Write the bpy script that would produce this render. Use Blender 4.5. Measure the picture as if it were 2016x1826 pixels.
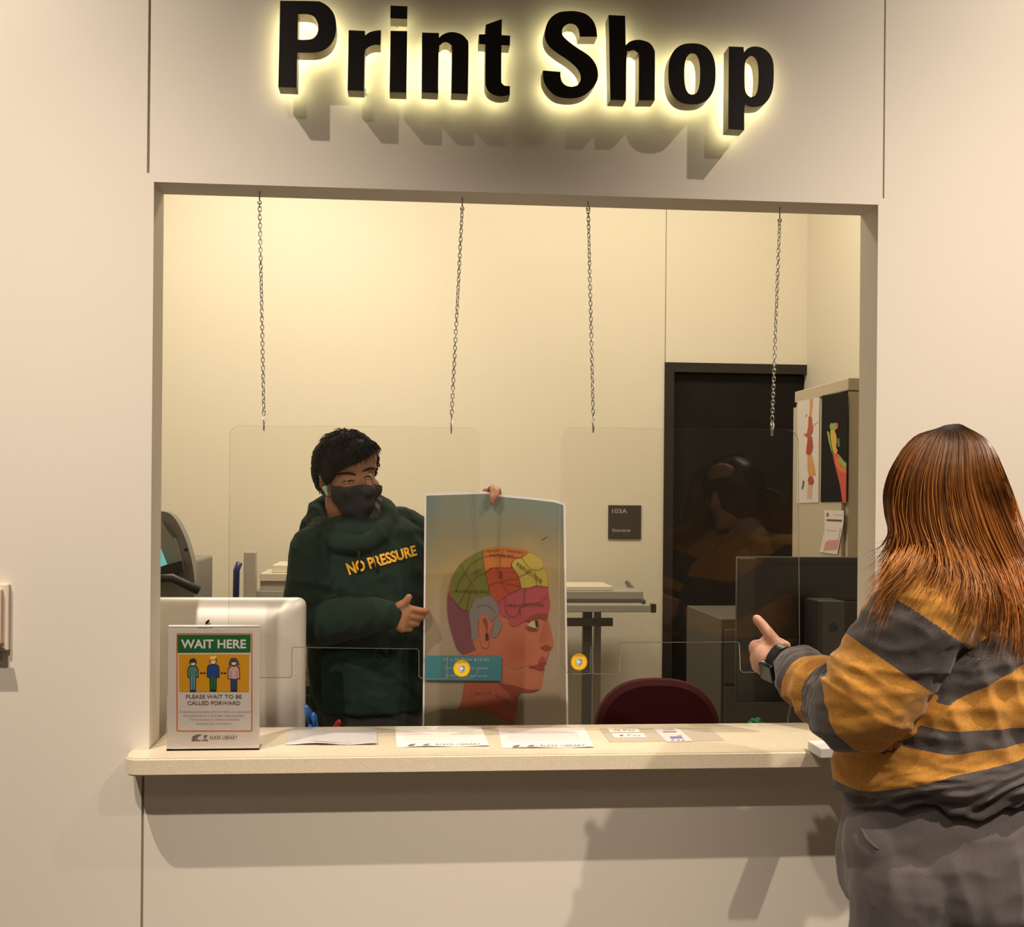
import bpy, bmesh, math, random
import numpy as np
from mathutils import Vector, Matrix, noise
from mathutils.bvhtree import BVHTree

for o in list(bpy.data.objects): bpy.data.objects.remove(o)
SC = bpy.context.scene
COL = SC.collection
random.seed(7); np.random.seed(7)
PI = math.pi
V = Vector

# ------------------------------------------------------------------ camera
F, CX, CY = 2345.0, 1008.0, 980.0
YAW, ROLL = 0.0894, 0.0086
CAM = V((0.575, -2.7705, 1.5))
FWD = V((math.sin(YAW), math.cos(YAW), 0))
R0, U0 = V((math.cos(YAW), -math.sin(YAW), 0)), V((0, 0, 1))
RGT = R0*math.cos(ROLL) + U0*math.sin(ROLL)
UPV = -R0*math.sin(ROLL) + U0*math.cos(ROLL)
cd = bpy.data.cameras.new('camera'); cam = bpy.data.objects.new('camera', cd); COL.objects.link(cam)
cd.sensor_width = 36; cd.sensor_fit = 'HORIZONTAL'; cd.lens = F*36/2016
cd.shift_y = (CY-913)/2016; cd.clip_start = 0.05
M = Matrix((RGT, UPV, -FWD)).transposed().to_4x4(); M.translation = CAM
cam.matrix_world = M
SC.camera = cam

# ------------------------------------------------------------------ exposure, world, lamps
SC.view_settings.view_transform = 'Standard'; SC.view_settings.look = 'None'
SC.view_settings.exposure = 0.0; SC.view_settings.gamma = 1.0; SC.view_settings.use_curve_mapping = False
w = bpy.data.worlds.new('world'); SC.world = w; w.use_nodes = True
w.node_tree.nodes['Background'].inputs[0].default_value = (1, .9, .75, 1)
w.node_tree.nodes['Background'].inputs[1].default_value = 0.02

def lamp(name, kind, loc, energy, color, target=None, size=0.1, size_y=None, spot=60, blend=.6):
    d = bpy.data.lights.new(name, kind); o = bpy.data.objects.new(name, d); COL.objects.link(o)
    d.energy = energy; d.color = color; o.location = loc
    if kind == 'AREA':
        d.size = size
        if size_y: d.shape = 'RECTANGLE'; d.size_y = size_y
    elif kind == 'SPOT':
        d.spot_size = math.radians(spot); d.spot_blend = blend; d.shadow_soft_size = size
    else: d.shadow_soft_size = size
    if target is not None:
        o.rotation_euler = (V(target)-V(loc)).to_track_quat('-Z', 'Y').to_euler()
    return o
WARM = (1.0, .86, .70)
YEL = (1.0, .88, .67)
# lobby ceiling spots that wash the front wall from left and right of the sign
lamp('spot_left', 'SPOT', (-0.95, -1.45, 4.15), 400, WARM, (-0.45, 0, 1.15), .022, spot=66, blend=1.)
lamp('spot_right', 'SPOT', (2.75, -1.45, 4.15), 400, WARM, (2.15, 0, 1.15), .022, spot=66, blend=1.)
# farther lobby downlights
lamp('downlight_left', 'SPOT', (-0.3, -2.9, 4.15), 330, WARM, (0.2, 0, 0.55), .04, spot=46, blend=.9)
lamp('downlight_right', 'SPOT', (2.7, -2.9, 4.15), 360, WARM, (1.7, -.2, .75), .04, spot=48, blend=.9)
lamp('lobby_panel', 'AREA', (0.8, -4.6, 4.15), 22, WARM, (0.8, -4.6, 0), 2.4, 1.2)
# back room ceiling panels
lamp('room_panel_left', 'AREA', (-0.1, 2.3, 4.1), 62, YEL, (-0.1, 2.5, 0), 1.2, .6)
lamp('room_panel_right', 'AREA', (1.9, 2.4, 4.1), 50, YEL, (1.9, 2.4, 0), 1.2, .6)
lamp('room_wall_spot', 'SPOT', (-0.25, 2.2, 4.1), 92, YEL, (-0.25, 4.0, 2.1), .12, spot=70, blend=1.0)

# ------------------------------------------------------------------ helpers
def at(px, py, Y=None, Z=None, X=None):
    d = FWD + RGT*((px-CX)/F) + UPV*(-(py-CY)/F)
    if Y is not None: k = (Y-CAM.y)/d.y
    elif Z is not None: k = (Z-CAM.z)/d.z
    else: k = (X-CAM.x)/d.x
    return CAM + d*k

def lin(h):
    if not isinstance(h, str): return tuple(h)
    c = [int(h[i:i+2], 16)/255 for i in (0, 2, 4)]
    return tuple(x/12.92 if x <= .04045 else ((x+.055)/1.055)**2.4 for x in c)

MATS = {}
def mat(name, col, rough=.6, metal=0., spec=.5, noise_s=0, noise_a=.08, bump=0, bump_s=200, emit=None, emit_s=0, coat=0, sheen=0):
    if name in MATS: return MATS[name]
    m = bpy.data.materials.new(name); m.use_nodes = True; MATS[name] = m
    nt = m.node_tree; b = nt.nodes['Principled BSDF']
    c = lin(col)
    b.inputs['Base Color'].default_value = (*c, 1); b.inputs['Roughness'].default_value = rough
    b.inputs['Metallic'].default_value = metal; b.inputs['Specular IOR Level'].default_value = spec
    b.inputs['Coat Weight'].default_value = coat; b.inputs['Sheen Weight'].default_value = sheen
    tc = nt.nodes.new('ShaderNodeTexCoord')
    if noise_s:
        n = nt.nodes.new('ShaderNodeTexNoise'); n.inputs['Scale'].default_value = noise_s; n.inputs['Detail'].default_value = 4
        nt.links.new(tc.outputs['Object'], n.inputs['Vector'])
        r = nt.nodes.new('ShaderNodeValToRGB'); r.color_ramp.elements[0].position = .3; r.color_ramp.elements[1].position = .7
        r.color_ramp.elements[0].color = (*[x*(1-noise_a) for x in c], 1); r.color_ramp.elements[1].color = (*[min(1, x*(1+noise_a)) for x in c], 1)
        nt.links.new(n.outputs['Fac'], r.inputs['Fac']); nt.links.new(r.outputs['Color'], b.inputs['Base Color'])
    if bump:
        n = nt.nodes.new('ShaderNodeTexNoise'); n.inputs['Scale'].default_value = bump_s; n.inputs['Detail'].default_value = 3
        nt.links.new(tc.outputs['Object'], n.inputs['Vector'])
        u = nt.nodes.new('ShaderNodeBump'); u.inputs['Strength'].default_value = bump; u.inputs['Distance'].default_value = .002
        nt.links.new(n.outputs['Fac'], u.inputs['Height']); nt.links.new(u.outputs['Normal'], b.inputs['Normal'])
    if emit is not None:
        b.inputs['Emission Color'].default_value = (*lin(emit), 1); b.inputs['Emission Strength'].default_value = emit_s
    return m

def clear_mat(name, tint=(1, 1, 1), rough=.0, ior=1.49, haze=0.0):
    """thin clear sheet: mirror by Fresnel over see-through, with a little milky haze"""
    m = bpy.data.materials.new(name); m.use_nodes = True; MATS[name] = m
    nt = m.node_tree; nt.nodes.clear()
    out = nt.nodes.new('ShaderNodeOutputMaterial'); mx = nt.nodes.new('ShaderNodeMixShader')
    fr = nt.nodes.new('ShaderNodeFresnel'); fr.inputs['IOR'].default_value = ior
    tr = nt.nodes.new('ShaderNodeBsdfTransparent'); tr.inputs[0].default_value = (*tint, 1)
    gl = nt.nodes.new('ShaderNodeBsdfGlossy'); gl.inputs['Roughness'].default_value = rough
    nt.links.new(fr.outputs[0], mx.inputs[0]); nt.links.new(gl.outputs[0], mx.inputs[2])
    if haze:
        m2 = nt.nodes.new('ShaderNodeMixShader'); m2.inputs[0].default_value = haze
        df = nt.nodes.new('ShaderNodeBsdfDiffuse'); df.inputs[0].default_value = (.8, .78, .72, 1)
        nt.links.new(tr.outputs[0], m2.inputs[1]); nt.links.new(df.outputs[0], m2.inputs[2]); nt.links.new(m2.outputs[0], mx.inputs[1])
    else: nt.links.new(tr.outputs[0], mx.inputs[1])
    nt.links.new(mx.outputs[0], out.inputs[0])
    return m

ORG = {}
def finish(o, parent, org):
    COL.objects.link(o); ORG[o.name] = org
    if parent is not None: o.parent = parent
    else: o.location = org
    return o
def tag(o, label=None, cat=None, group=None, kind=None):
    if label: o['label'] = label
    if cat: o['category'] = cat
    if group: o['group'] = group
    if kind: o['kind'] = kind
    return o
def thing(name, loc, label, cat, group=None):
    o = bpy.data.objects.new(name, None); o.empty_display_size = .05
    finish(o, None, V(loc)); return tag(o, label, cat, group)

class MB:
    """collects shapes (world coordinates) and links them as ONE mesh object"""
    def __init__(s): s.v = []; s.f = []; s.m = []; s.mats = []
    def mi(s, m):
        if m is None: return 0
        if m not in s.mats: s.mats.append(m)
        return s.mats.index(m)
    def add(s, vs, fs, m=None):
        k = len(s.v); i = s.mi(m)
        s.v += [V(p) for p in vs]; s.f += [tuple(a+k for a in f) for f in fs]; s.m += [i]*len(fs); return s
    def box(s, a, b, m=None):
        x0, y0, z0 = a; x1, y1, z1 = b
        vs = [(x0,y0,z0),(x1,y0,z0),(x1,y1,z0),(x0,y1,z0),(x0,y0,z1),(x1,y0,z1),(x1,y1,z1),(x0,y1,z1)]
        return s.add(vs, [(3,2,1,0),(4,5,6,7),(0,1,5,4),(1,2,6,5),(2,3,7,6),(3,0,4,7)], m)
    def bbox(s, a, b, bev=.004, seg=2, m=None):
        bm = bmesh.new(); bmesh.ops.create_cube(bm, size=1)
        a, b = V(a), V(b)
        for v in bm.verts: v.co = V([(a[i]+b[i])/2 + v.co[i]*abs(b[i]-a[i]) for i in range(3)])
        bmesh.ops.bevel(bm, geom=bm.edges[:], offset=bev, segments=seg, affect='EDGES', profile=.5)
        bm.verts.index_update()
        s.add([v.co.copy() for v in bm.verts], [[v.index for v in f.verts] for f in bm.faces], m); bm.free(); return s
    def prism(s, poly, off, m=None, side=None):
        """closed polygon (3-D points) extruded by the vector off"""
        n = len(poly); off = V(off); vs = [V(p) for p in poly] + [V(p)+off for p in poly]
        s.add(vs, [tuple(range(n)), tuple(range(2*n-1, n-1, -1))], m)
        k = len(s.v)-2*n; i = s.mi(side if side is not None else m)
        for j in range(n):
            q = (j+1) % n; s.f.append((k+j, k+n+j, k+n+q, k+q)); s.m.append(i)
        return s
    def tube(s, pts, r, seg=8, m=None, cap=True):
        pts = [V(p) for p in pts]; rr = r if isinstance(r, (list, tuple)) else [r]*len(pts)
        t0 = (pts[1]-pts[0]).normalized(); a = t0.orthogonal().normalized(); vs = []
        for i, p in enumerate(pts):
            t = (pts[min(i+1, len(pts)-1)]-pts[max(i-1, 0)]).normalized()
            a = (a - t*a.dot(t)).normalized(); b = t.cross(a)
            for j in range(seg):
                g = 2*PI*j/seg; vs.append(p + (a*math.cos(g)+b*math.sin(g))*rr[i])
        n = len(pts); fs = []
        for i in range(n-1):
            for j in range(seg):
                q = (j+1) % seg; fs.append((i*seg+j, i*seg+q, (i+1)*seg+q, (i+1)*seg+j))
        if cap: fs += [tuple(range(seg-1, -1, -1)), tuple((n-1)*seg+j for j in range(seg))]
        return s.add(vs, fs, m)
    def ball(s, c, r, seg=16, rings=10, m=None, rot=None):
        r = (r, r, r) if not isinstance(r, (tuple, list)) else r; c = V(c); vs = [V((0, 0, r[2]))]
        for i in range(1, rings):
            t = PI*i/rings
            for j in range(seg):
                g = 2*PI*j/seg; vs.append(V((r[0]*math.sin(t)*math.cos(g), r[1]*math.sin(t)*math.sin(g), r[2]*math.cos(t))))
        vs.append(V((0, 0, -r[2]))); e = len(vs)-1; fs = []
        for j in range(seg):
            q = (j+1) % seg; fs.append((0, 1+j, 1+q)); k = 1+(rings-2)*seg; fs.append((k+q, k+j, e))
            for i in range(rings-2):
                k = 1+i*seg; fs.append((k+j, k+seg+j, k+seg+q, k+q))
        return s.add([c + (rot @ p if rot else p) for p in vs], fs, m)
    def lathe(s, c, prof, seg=24, m=None, axis=(0, 0, 1)):
        ax = V(axis).normalized(); a = ax.orthogonal().normalized(); b = ax.cross(a); c = V(c); vs = []; fs = []
        for r, h in prof:
            for j in range(seg):
                g = 2*PI*j/seg; vs.append(c + ax*h + (a*math.cos(g)+b*math.sin(g))*r)
        for i in range(len(prof)-1):
            for j in range(seg):
                q = (j+1) % seg; fs.append((i*seg+j, i*seg+q, (i+1)*seg+q, (i+1)*seg+j))
        fs += [tuple(range(seg-1, -1, -1)), tuple((len(prof)-1)*seg+j for j in range(seg))]
        return s.add(vs, fs, m)
    def build(s, name, m=None, parent=None, smooth=False, org=None, kind=None):
        me = bpy.data.meshes.new(name)
        if org is None:
            if parent is not None: org = ORG[parent.name]
            else:
                a = np.array([tuple(p) for p in s.v]); org = V(((a[:,0].min()+a[:,0].max())/2, (a[:,1].min()+a[:,1].max())/2, a[:,2].min()))
        elif parent is not None: pass
        me.from_pydata([tuple(p-org) for p in s.v], [], s.f)
        ml = s.mats or [m]
        for q in ml: me.materials.append(q if q is not None else m)
        if len(ml) > 1: me.polygons.foreach_set('material_index', s.m)
        bm = bmesh.new(); bm.from_mesh(me); bmesh.ops.recalc_face_normals(bm, faces=bm.faces[:]); bm.to_mesh(me); bm.free()
        if smooth: me.polygons.foreach_set('use_smooth', [True]*len(me.polygons))
        me.update()
        o = bpy.data.objects.new(name, me); finish(o, parent, org)
        if kind: o['kind'] = kind
        return o
def angle_smooth(o, deg=35):
    me = o.data; me.polygons.foreach_set('use_smooth', [True]*len(me.polygons))
    bm = bmesh.new(); bm.from_mesh(me)
    for e in bm.edges: e.smooth = len(e.link_faces) == 2 and e.calc_face_angle(0) < math.radians(deg)
    bm.to_mesh(me); bm.free()
    return o

def smooth_poly(pts, n=6, corner=38):
    """closed polygon -> rounded by Catmull-Rom except at sharp corners"""
    P = [V((p[0], p[1])) for p in pts]; N = len(P); out = []
    def sharp(i):
        a, b = P[i]-P[i-1], P[(i+1) % N]-P[i]
        return a.length < 1e-9 or b.length < 1e-9 or math.degrees(a.angle(b)) > corner
    sh = [sharp(i) for i in range(N)]
    for i in range(N):
        j = (i+1) % N; p0, p1, p2, p3 = P[i-1], P[i], P[j], P[(j+1) % N]
        if sh[i]: p0 = p1*2-p2 if not sh[j] else p1
        if sh[j]: p3 = p2
        if sh[i] and sh[j]: out.append(p1); continue
        for k in range(n):
            t = k/n; t2, t3 = t*t, t*t*t
            out.append(.5*((2*p1)+(p2-p0)*t+(2*p0-5*p1+4*p2-p3)*t2+(3*p1-p0-3*p2+p3)*t3))
    return [(p.x, p.y) for p in out]

_TXT = {}
def text_geo(s, bold=0.0):
    if (s, bold) in _TXT: return _TXT[(s, bold)]
    c = bpy.data.curves.new('t', 'FONT'); c.body = s; c.offset = bold; c.resolution_u = 3
    o = bpy.data.objects.new('t', c); COL.objects.link(o); bpy.context.view_layer.update()
    me = o.evaluated_get(bpy.context.evaluated_depsgraph_get()).to_mesh()
    vs = [(v.co.x, v.co.y) for v in me.vertices]; fs = [tuple(p.vertices) for p in me.polygons]
    bpy.data.objects.remove(o); bpy.data.curves.remove(c)
    xs = [v[0] for v in vs]; ys = [v[1] for v in vs]; x0, x1, y0, y1 = min(xs), max(xs), min(ys), max(ys)
    g = ([((x-x0)/(x1-x0), (y-y0)/(y1-y0)) for x, y in vs], fs); _TXT[(s, bold)] = g
    return g
def text_quad(mb, s, q, surf, m, bold=0.0):
    """text stretched over the pixel quad q = (top-left, top-right, bottom-right, bottom-left)"""
    vs, fs = text_geo(s, bold); tl, tr, br, bl = [V(p) for p in q]; out = []
    for u, v in vs:
        a = tl.lerp(tr, u); b = bl.lerp(br, u); p = b.lerp(a, v); out.append(surf(p.x, p.y))
    mb.add(out, fs, m)
def text_rect(mb, s, x0, y0, x1, y1, surf, m, bold=0.0):
    text_quad(mb, s, ((x0, y0), (x1, y0), (x1, y1), (x0, y1)), surf, m, bold)
def patch(mb, pts, surf, m, sm=True, corner=38):
    p = smooth_poly(pts, 5, corner) if sm else pts
    mb.add([surf(x, y) for x, y in p], [tuple(range(len(p)))], m)
def line(mb, pts, wd, surf, m):
    """thin printed stroke through the pixel points"""
    P = [V(p) for p in pts]; L = []; Rr = []
    for i, p in enumerate(P):
        t = (P[min(i+1, len(P)-1)]-P[max(i-1, 0)]).normalized(); n = V((-t.y, t.x))*wd/2; L.append(p+n); Rr.append(p-n)
    vs = [surf(a.x, a.y) for a in L] + [surf(a.x, a.y) for a in Rr]; n = len(P)
    mb.add(vs, [(i, i+1, n+i+1, n+i) for i in range(n-1)], m)

# ------------------------------------------------------------------ materials of the place
m_wall = mat('cream_wall_paint', (.74, .68, .60), .55, bump=.05, bump_s=350)
m_wall2 = mat('pale_yellow_wall_paint', (.72, .66, .54), .6, bump=.05, bump_s=350)
m_groove = mat('joint_shadow_gap', (.42, .37, .28), .7)
m_white = mat('white_ceiling_paint', (.75, .72, .66), .8)
m_floor = mat('grey_carpet_tile', (.16, .145, .13), .95, noise_s=60, noise_a=.25)
m_dark = mat('dark_bronze_paint', (.022, .017, .014), .45)
m_black = mat('black_plastic', (.012, .012, .013), .4)
m_grey = mat('grey_plastic', (.22, .21, .2), .45)
m_steel = mat('zinc_steel', (.55, .53, .5), .3, metal=1)
m_paper = mat('white_paper', (.80, .77, .76), .6)

# ------------------------------------------------------------------ structure
W, H, HC, T = 1.70, 2.211, 0.920, 0.111
CEIL = 4.2
CT_TH = .039
gl = at(293, 200, Y=0).x; gr = at(1741, 200, Y=0).x
zl, zr = at(293, 341, Y=0).z, at(1741, 391, Y=0).z
def cell_wall(name, xs, zs, depth, thick, m, y0=0., groove_m=None, org=None):
    """wall made of a grid of cells; depth(i,j) -> None for a hole, else recess of the front face"""
    mb = MB(); nx, nz = len(xs)-1, len(zs)-1
    D = [[depth((xs[i]+xs[i+1])/2, (zs[j]+zs[j+1])/2) for j in range(nz)] for i in range(nx)]
    g = lambda i, j: D[i][j] if 0 <= i < nx and 0 <= j < nz else None
    for i in range(nx):
        for j in range(nz):
            d = D[i][j]
            if d is None: continue
            mm = groove_m if (d > 0 and groove_m) else m
            a, b, c, e = xs[i], xs[i+1], zs[j], zs[j+1]; y, yb = y0+d, y0+thick
            mb.add([(a,y,c),(b,y,c),(b,y,e),(a,y,e)], [(0,1,2,3)], mm)
            mb.add([(a,yb,c),(b,yb,c),(b,yb,e),(a,yb,e)], [(3,2,1,0)], m)
            for di, dj, p, q in ((-1,0,(a,c),(a,e)),(1,0,(b,c),(b,e)),(0,-1,(a,c),(b,c)),(0,1,(a,e),(b,e))):
                n = g(i+di, j+dj); ye = yb if n is None else y0+n
                if n is None or n > d:
                    mb.add([(p[0],y,p[1]),(q[0],y,q[1]),(q[0],ye,q[1]),(p[0],ye,p[1])], [(0,1,2,3)], m)
    return mb.build(name, org=V((0, 0, 0)))
def d_front(x, z):
    if 0 < x < W and HC-CT_TH < z < H: return None
    if abs(x-gl) < .004 and (z > zl or z < HC-CT_TH): return .008
    if abs(x-gr) < .0025 and z > zr: return .006
    return 0.
tag(cell_wall('wall_front', [-3.6, gl-.003, gl+.003, 0, W, gr-.002, gr+.002, 5.2], [0, HC-CT_TH, H, zl, zr, CEIL] if zl < zr else [0, HC-CT_TH, H, zr, zl, CEIL], d_front, T, m_wall, groove_m=m_groove), kind='structure')
YB = 4.0
dx0, dx1 = at(1308, 760, Y=YB).x, at(1664, 760, Y=YB).x
dzt = at(1480, 717, Y=YB).z
def d_back(x, z):
    if dx0 < x < dx1 and z < dzt: return None
    if (abs(x-dx0-.004) < .004 or abs(x-dx1+.004) < .004): return .006
    return 0.
tag(cell_wall('wall_back', [-2.2, dx0, dx0+.006, dx1-.006, dx1, 2.90], [0, dzt, CEIL], d_back, .12, m_wall2, y0=YB, groove_m=m_groove), kind='structure')
def slab(name, a, b, m): return tag(MB().box(a, b).build(name, m), kind='structure')
slab('wall_left', (-2.3, T+.001, 0), (-2.2, YB+.1, CEIL), m_wall2)
slab('wall_right', (2.90, T+.001, 0), (3.0, YB+.1, CEIL), m_wall2)
slab('wall_rear', (-3.7, -7.1, 0), (5.3, -7.0, CEIL), m_wall)
slab('wall_outer_left', (-3.7, -7.0, 0), (-3.6, 0, CEIL), m_wall)
slab('wall_outer_right', (5.2, -7.0, 0), (5.3, 0, CEIL), m_wall)
slab('floor', (-3.7, -7.1, -.1), (5.3, YB+.2, 0), m_floor)
slab('ceiling', (-3.7, -7.1, CEIL), (5.3, YB+.2, CEIL+.1), m_white)
# doorway in the back wall: dark frame, dark door leaf
fw = .055
mb = MB()
mb.box((dx0, YB-.012, 0), (dx0+fw, YB+.10, dzt)); mb.box((dx1-fw, YB-.012, 0), (dx1, YB+.10, dzt)); mb.box((dx0+fw, YB-.012, dzt-fw), (dx1-fw, YB+.10, dzt))
tag(mb.build('trim_1', mat('dark_brown_frame_paint', (.024, .019, .016), .5, spec=.3)), kind='structure')
d1 = tag(MB().bbox((dx0+fw+.003, YB+.035, .01), (dx1-fw-.003, YB+.08, dzt-fw-.003), .002).build('door_1', mat('dark_door_veneer', (.007, .0055, .0045), .6, spec=.2, noise_s=9, noise_a=.3)), kind='structure')
mb = MB(); hx = dx1-fw-.09
mb.lathe((hx, YB+.035, 1.0), [(.026, 0), (.026, -.008), (.012, -.012), (.012, -.05)], axis=(0, 1, 0)).tube([(hx, YB-.012, 1.0), (hx-.06, YB-.014, 1.0), (hx-.11, YB-.012, 1.0)], .009)
mb.build('door_handle', m_steel, d1, smooth=True)
tag(MB().box((-2.2, YB-.014, 0), (dx0, YB, .10)).build('baseboard_back', m_black), kind='structure')

# ------------------------------------------------------------------ countertop
def quartz():
    m = mat('speckled_cream_quartz', (.66, .58, .45), .22, spec=.5)
    nt = m.node_tree; b = nt.nodes['Principled BSDF']; tc = [n for n in nt.nodes if n.type == 'TEX_COORD'][0]
    v = nt.nodes.new('ShaderNodeTexVoronoi'); v.inputs['Scale'].default_value = 330
    n = nt.nodes.new('ShaderNodeTexNoise'); n.inputs['Scale'].default_value = 700; n.inputs['Detail'].default_value = 2
    r = nt.nodes.new('ShaderNodeValToRGB'); e = r.color_ramp.elements
    e[0].position = .0; e[0].color = (.28, .22, .15, 1); e[1].position = .22; e[1].color = (.70, .605, .455, 1)
    e2 = r.color_ramp.elements.new(.9); e2.color = (.80, .70, .54, 1)
    ad = nt.nodes.new('ShaderNodeMath'); ad.operation = 'MULTIPLY'
    nt.links.new(tc.outputs['Object'], v.inputs['Vector']); nt.links.new(tc.outputs['Object'], n.inputs['Vector'])
    nt.links.new(v.outputs['Distance'], ad.inputs[0]); ad.inputs[1].default_value = 1.15
    a2 = nt.nodes.new('ShaderNodeMath'); a2.operation = 'MULTIPLY'; a3 = nt.nodes.new('ShaderNodeMath'); a3.operation = 'ADD'; a3.inputs[1].default_value = .42
    nt.links.new(n.outputs['Fac'], a3.inputs[0]); nt.links.new(a3.outputs[0], a2.inputs[0]); nt.links.new(ad.outputs[0], a2.inputs[1])
    nt.links.new(a2.outputs[0], r.inputs['Fac']); nt.links.new(r.outputs['Color'], b.inputs['Base Color'])
    return m
xl, OV, BK = at(247, 1490, Y=-.07).x, -.098, .249
pts = [(W+.07, OV), (W+.07, -.0005), (W-.001, -.0005), (W-.001, BK), (.001, BK), (.001, -.0005), (xl, -.0005)]
rc = .035
pts += [(xl+rc-rc*math.cos(a), OV+rc-rc*math.sin(a)) for a in [k*PI/12 for k in range(0, 7)]]
bm = bmesh.new(); f = bm.faces.new([bm.verts.new((x, y, HC-CT_TH)) for x, y in pts])
r = bmesh.ops.extrude_face_region(bm, geom=[f]); bmesh.ops.translate(bm, verts=[g for g in r['geom'] if isinstance(g, bmesh.types.BMVert)], vec=(0, 0, CT_TH))
bmesh.ops.recalc_face_normals(bm, faces=bm.faces[:])
bmesh.ops.bevel(bm, geom=[e for e in bm.edges if abs(e.verts[0].co.z-e.verts[1].co.z) < 1e-6 and max(e.verts[0].co.y, e.verts[1].co.y) < -.01], offset=.0035, segments=3, affect='EDGES')
bm.verts.index_update(); mb = MB(); mb.add([v.co.copy() for v in bm.verts], [[v.index for v in f.verts] for f in bm.faces]); bm.free()
ct = mb.build('countertop', quartz()); angle_smooth(ct, 30)
tag(ct, 'long speckled cream stone countertop with a rounded end under the service window', 'countertop')

# ------------------------------------------------------------------ sign letters
ZA = lambda L: [(520+x/3.877, y/3.877) for x, y in L]
ZB = lambda L: [(1030+x/3.804, y/3.804) for x, y in L]
def oval(cx, cy, rx, ry, n=40, e=2.5):
    o = []
    for k in range(n):
        a = 2*PI*k/n; c, s = math.cos(a), math.sin(a)
        o.append((cx+rx*math.copysign(abs(c)**(2/e), c), cy+ry*math.copysign(abs(s)**(2/e), s)))
    return o
LET = [
 ('P', 'capital P, first letter', [(ZA([(122,5),(380,8),(440,18),(500,60),(538,120),(550,200),(540,280),(505,345),(450,385),(385,402),(252,402),(248,670),(108,665)]),
        ZA([(258,108),(335,110),(383,130),(408,175),(413,215),(403,260),(373,293),(328,303),(256,303)]))]),
 ('r', 'small letter r', [(ZA([(645,230),(770,236),(770,272),(800,249),(840,236),(892,230),(887,345),(850,343),(810,353),(780,375),(768,410),(762,695),(637,690)]), None)]),
 ('i', 'letter i with a square dot', [(ZA([(965,235),(1092,237),(1086,708),(957,703)]), None), (ZA([(965,42),(1094,48),(1092,145),(963,140)]), None)]),
 ('n', 'small letter n', [(ZA([(1206,248),(1335,252),(1335,288),(1365,263),(1410,247),(1460,247),(1510,265),(1545,300),(1560,355),(1556,718),(1430,712),(1434,380),(1425,345),(1400,325),(1370,325),(1345,345),(1333,380),(1328,712),(1203,705)]), None)]),
 ('t', 'letter t with a slanted top', [(ZA([(1692,188),(1815,145),(1813,268),(1878,272),(1876,348),(1812,345),(1810,600),(1815,635),(1835,655),(1876,657),(1876,725),(1820,735),(1770,730),(1720,705),(1695,665),(1688,610),(1690,340),(1640,335),(1640,262),(1690,262)]), None)]),
 ('S', 'large curved capital S', [(ZB([(555,275),(545,205),(520,150),(470,105),(400,85),(340,83),(270,92),(215,125),(180,175),(163,240),(167,295),(195,348),(255,398),(340,455),(400,510),(428,560),(428,605),(405,640),(365,650),(320,640),(290,610),(280,570),(280,538),(148,528),(152,600),(185,665),(240,715),(310,735),(390,735),(460,712),(520,660),(555,600),(560,540),(540,475),(490,415),(400,355),(330,302),(295,262),(292,225),(310,195),(345,178),(385,185),(412,215),(425,275)]), None)]),
 ('h', 'tall letter h', [(ZB([(640,112),(764,118),(768,338),(800,312),(850,298),(900,303),(950,325),(980,370),(987,425),(985,752),(865,752),(866,430),(855,395),(825,375),(795,385),(775,415),(770,752),(653,748)]), None)]),
 ('o', 'round letter o', [(ZB(oval(1264,553,177,229)), ZB(oval(1266,554,59,154)))]),
 ('p', 'letter p, last letter', [(ZB([(1540,348),(1650,352),(1654,390),(1685,361),(1730,348),(1790,358),(1840,395),(1870,455),(1877,545),(1870,660),(1840,740),(1790,790),(1730,802),(1690,797),(1658,775),(1655,975),(1535,968)]),
        ZB([(1660,490),(1675,440),(1700,420),(1730,430),(1752,465),(1762,540),(1758,650),(1740,710),(1705,730),(1675,705),(1660,650)]))]),
]
m_face = mat('letter_face_black', (.012, .009, .009), .6, spec=.2)
m_ret = mat('letter_return_bronze', (.20, .155, .10), .38, metal=.25)
m_led = mat('led_glow', (.8, .8, .6), .5, emit=(1.0, .93, .50), emit_s=6)
YF, YK = -.075, -.030
def fill_faces(outer, hole):
    """triangulated cap for a polygon with an optional hole; returns verts, tris (2-D)"""
    from mathutils.geometry import tessellate_polygon
    loops = [[V((x, y, 0)) for x, y in outer]] + ([[V((x, y, 0)) for x, y in hole]] if hole else [])
    return [p for l in loops for p in l], tessellate_polygon(loops)
def shrink(poly, d):
    P = [V(p) for p in poly]; n = len(P); A = sum(P[i].x*P[(i+1) % n].y-P[(i+1) % n].x*P[i].y for i in range(n)); sg = 1 if A > 0 else -1; o = []
    for i in range(n):
        a = (P[i]-P[i-1]); b = (P[(i+1) % n]-P[i]); a = a.normalized() if a.length > 1e-9 else b.normalized(); b = b.normalized() if b.length > 1e-9 else a
        t = (a+b); t = t.normalized() if t.length > 1e-6 else a; o.append((P[i].x-sg*t.y*d, P[i].y+sg*t.x*d))
    return o
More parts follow.
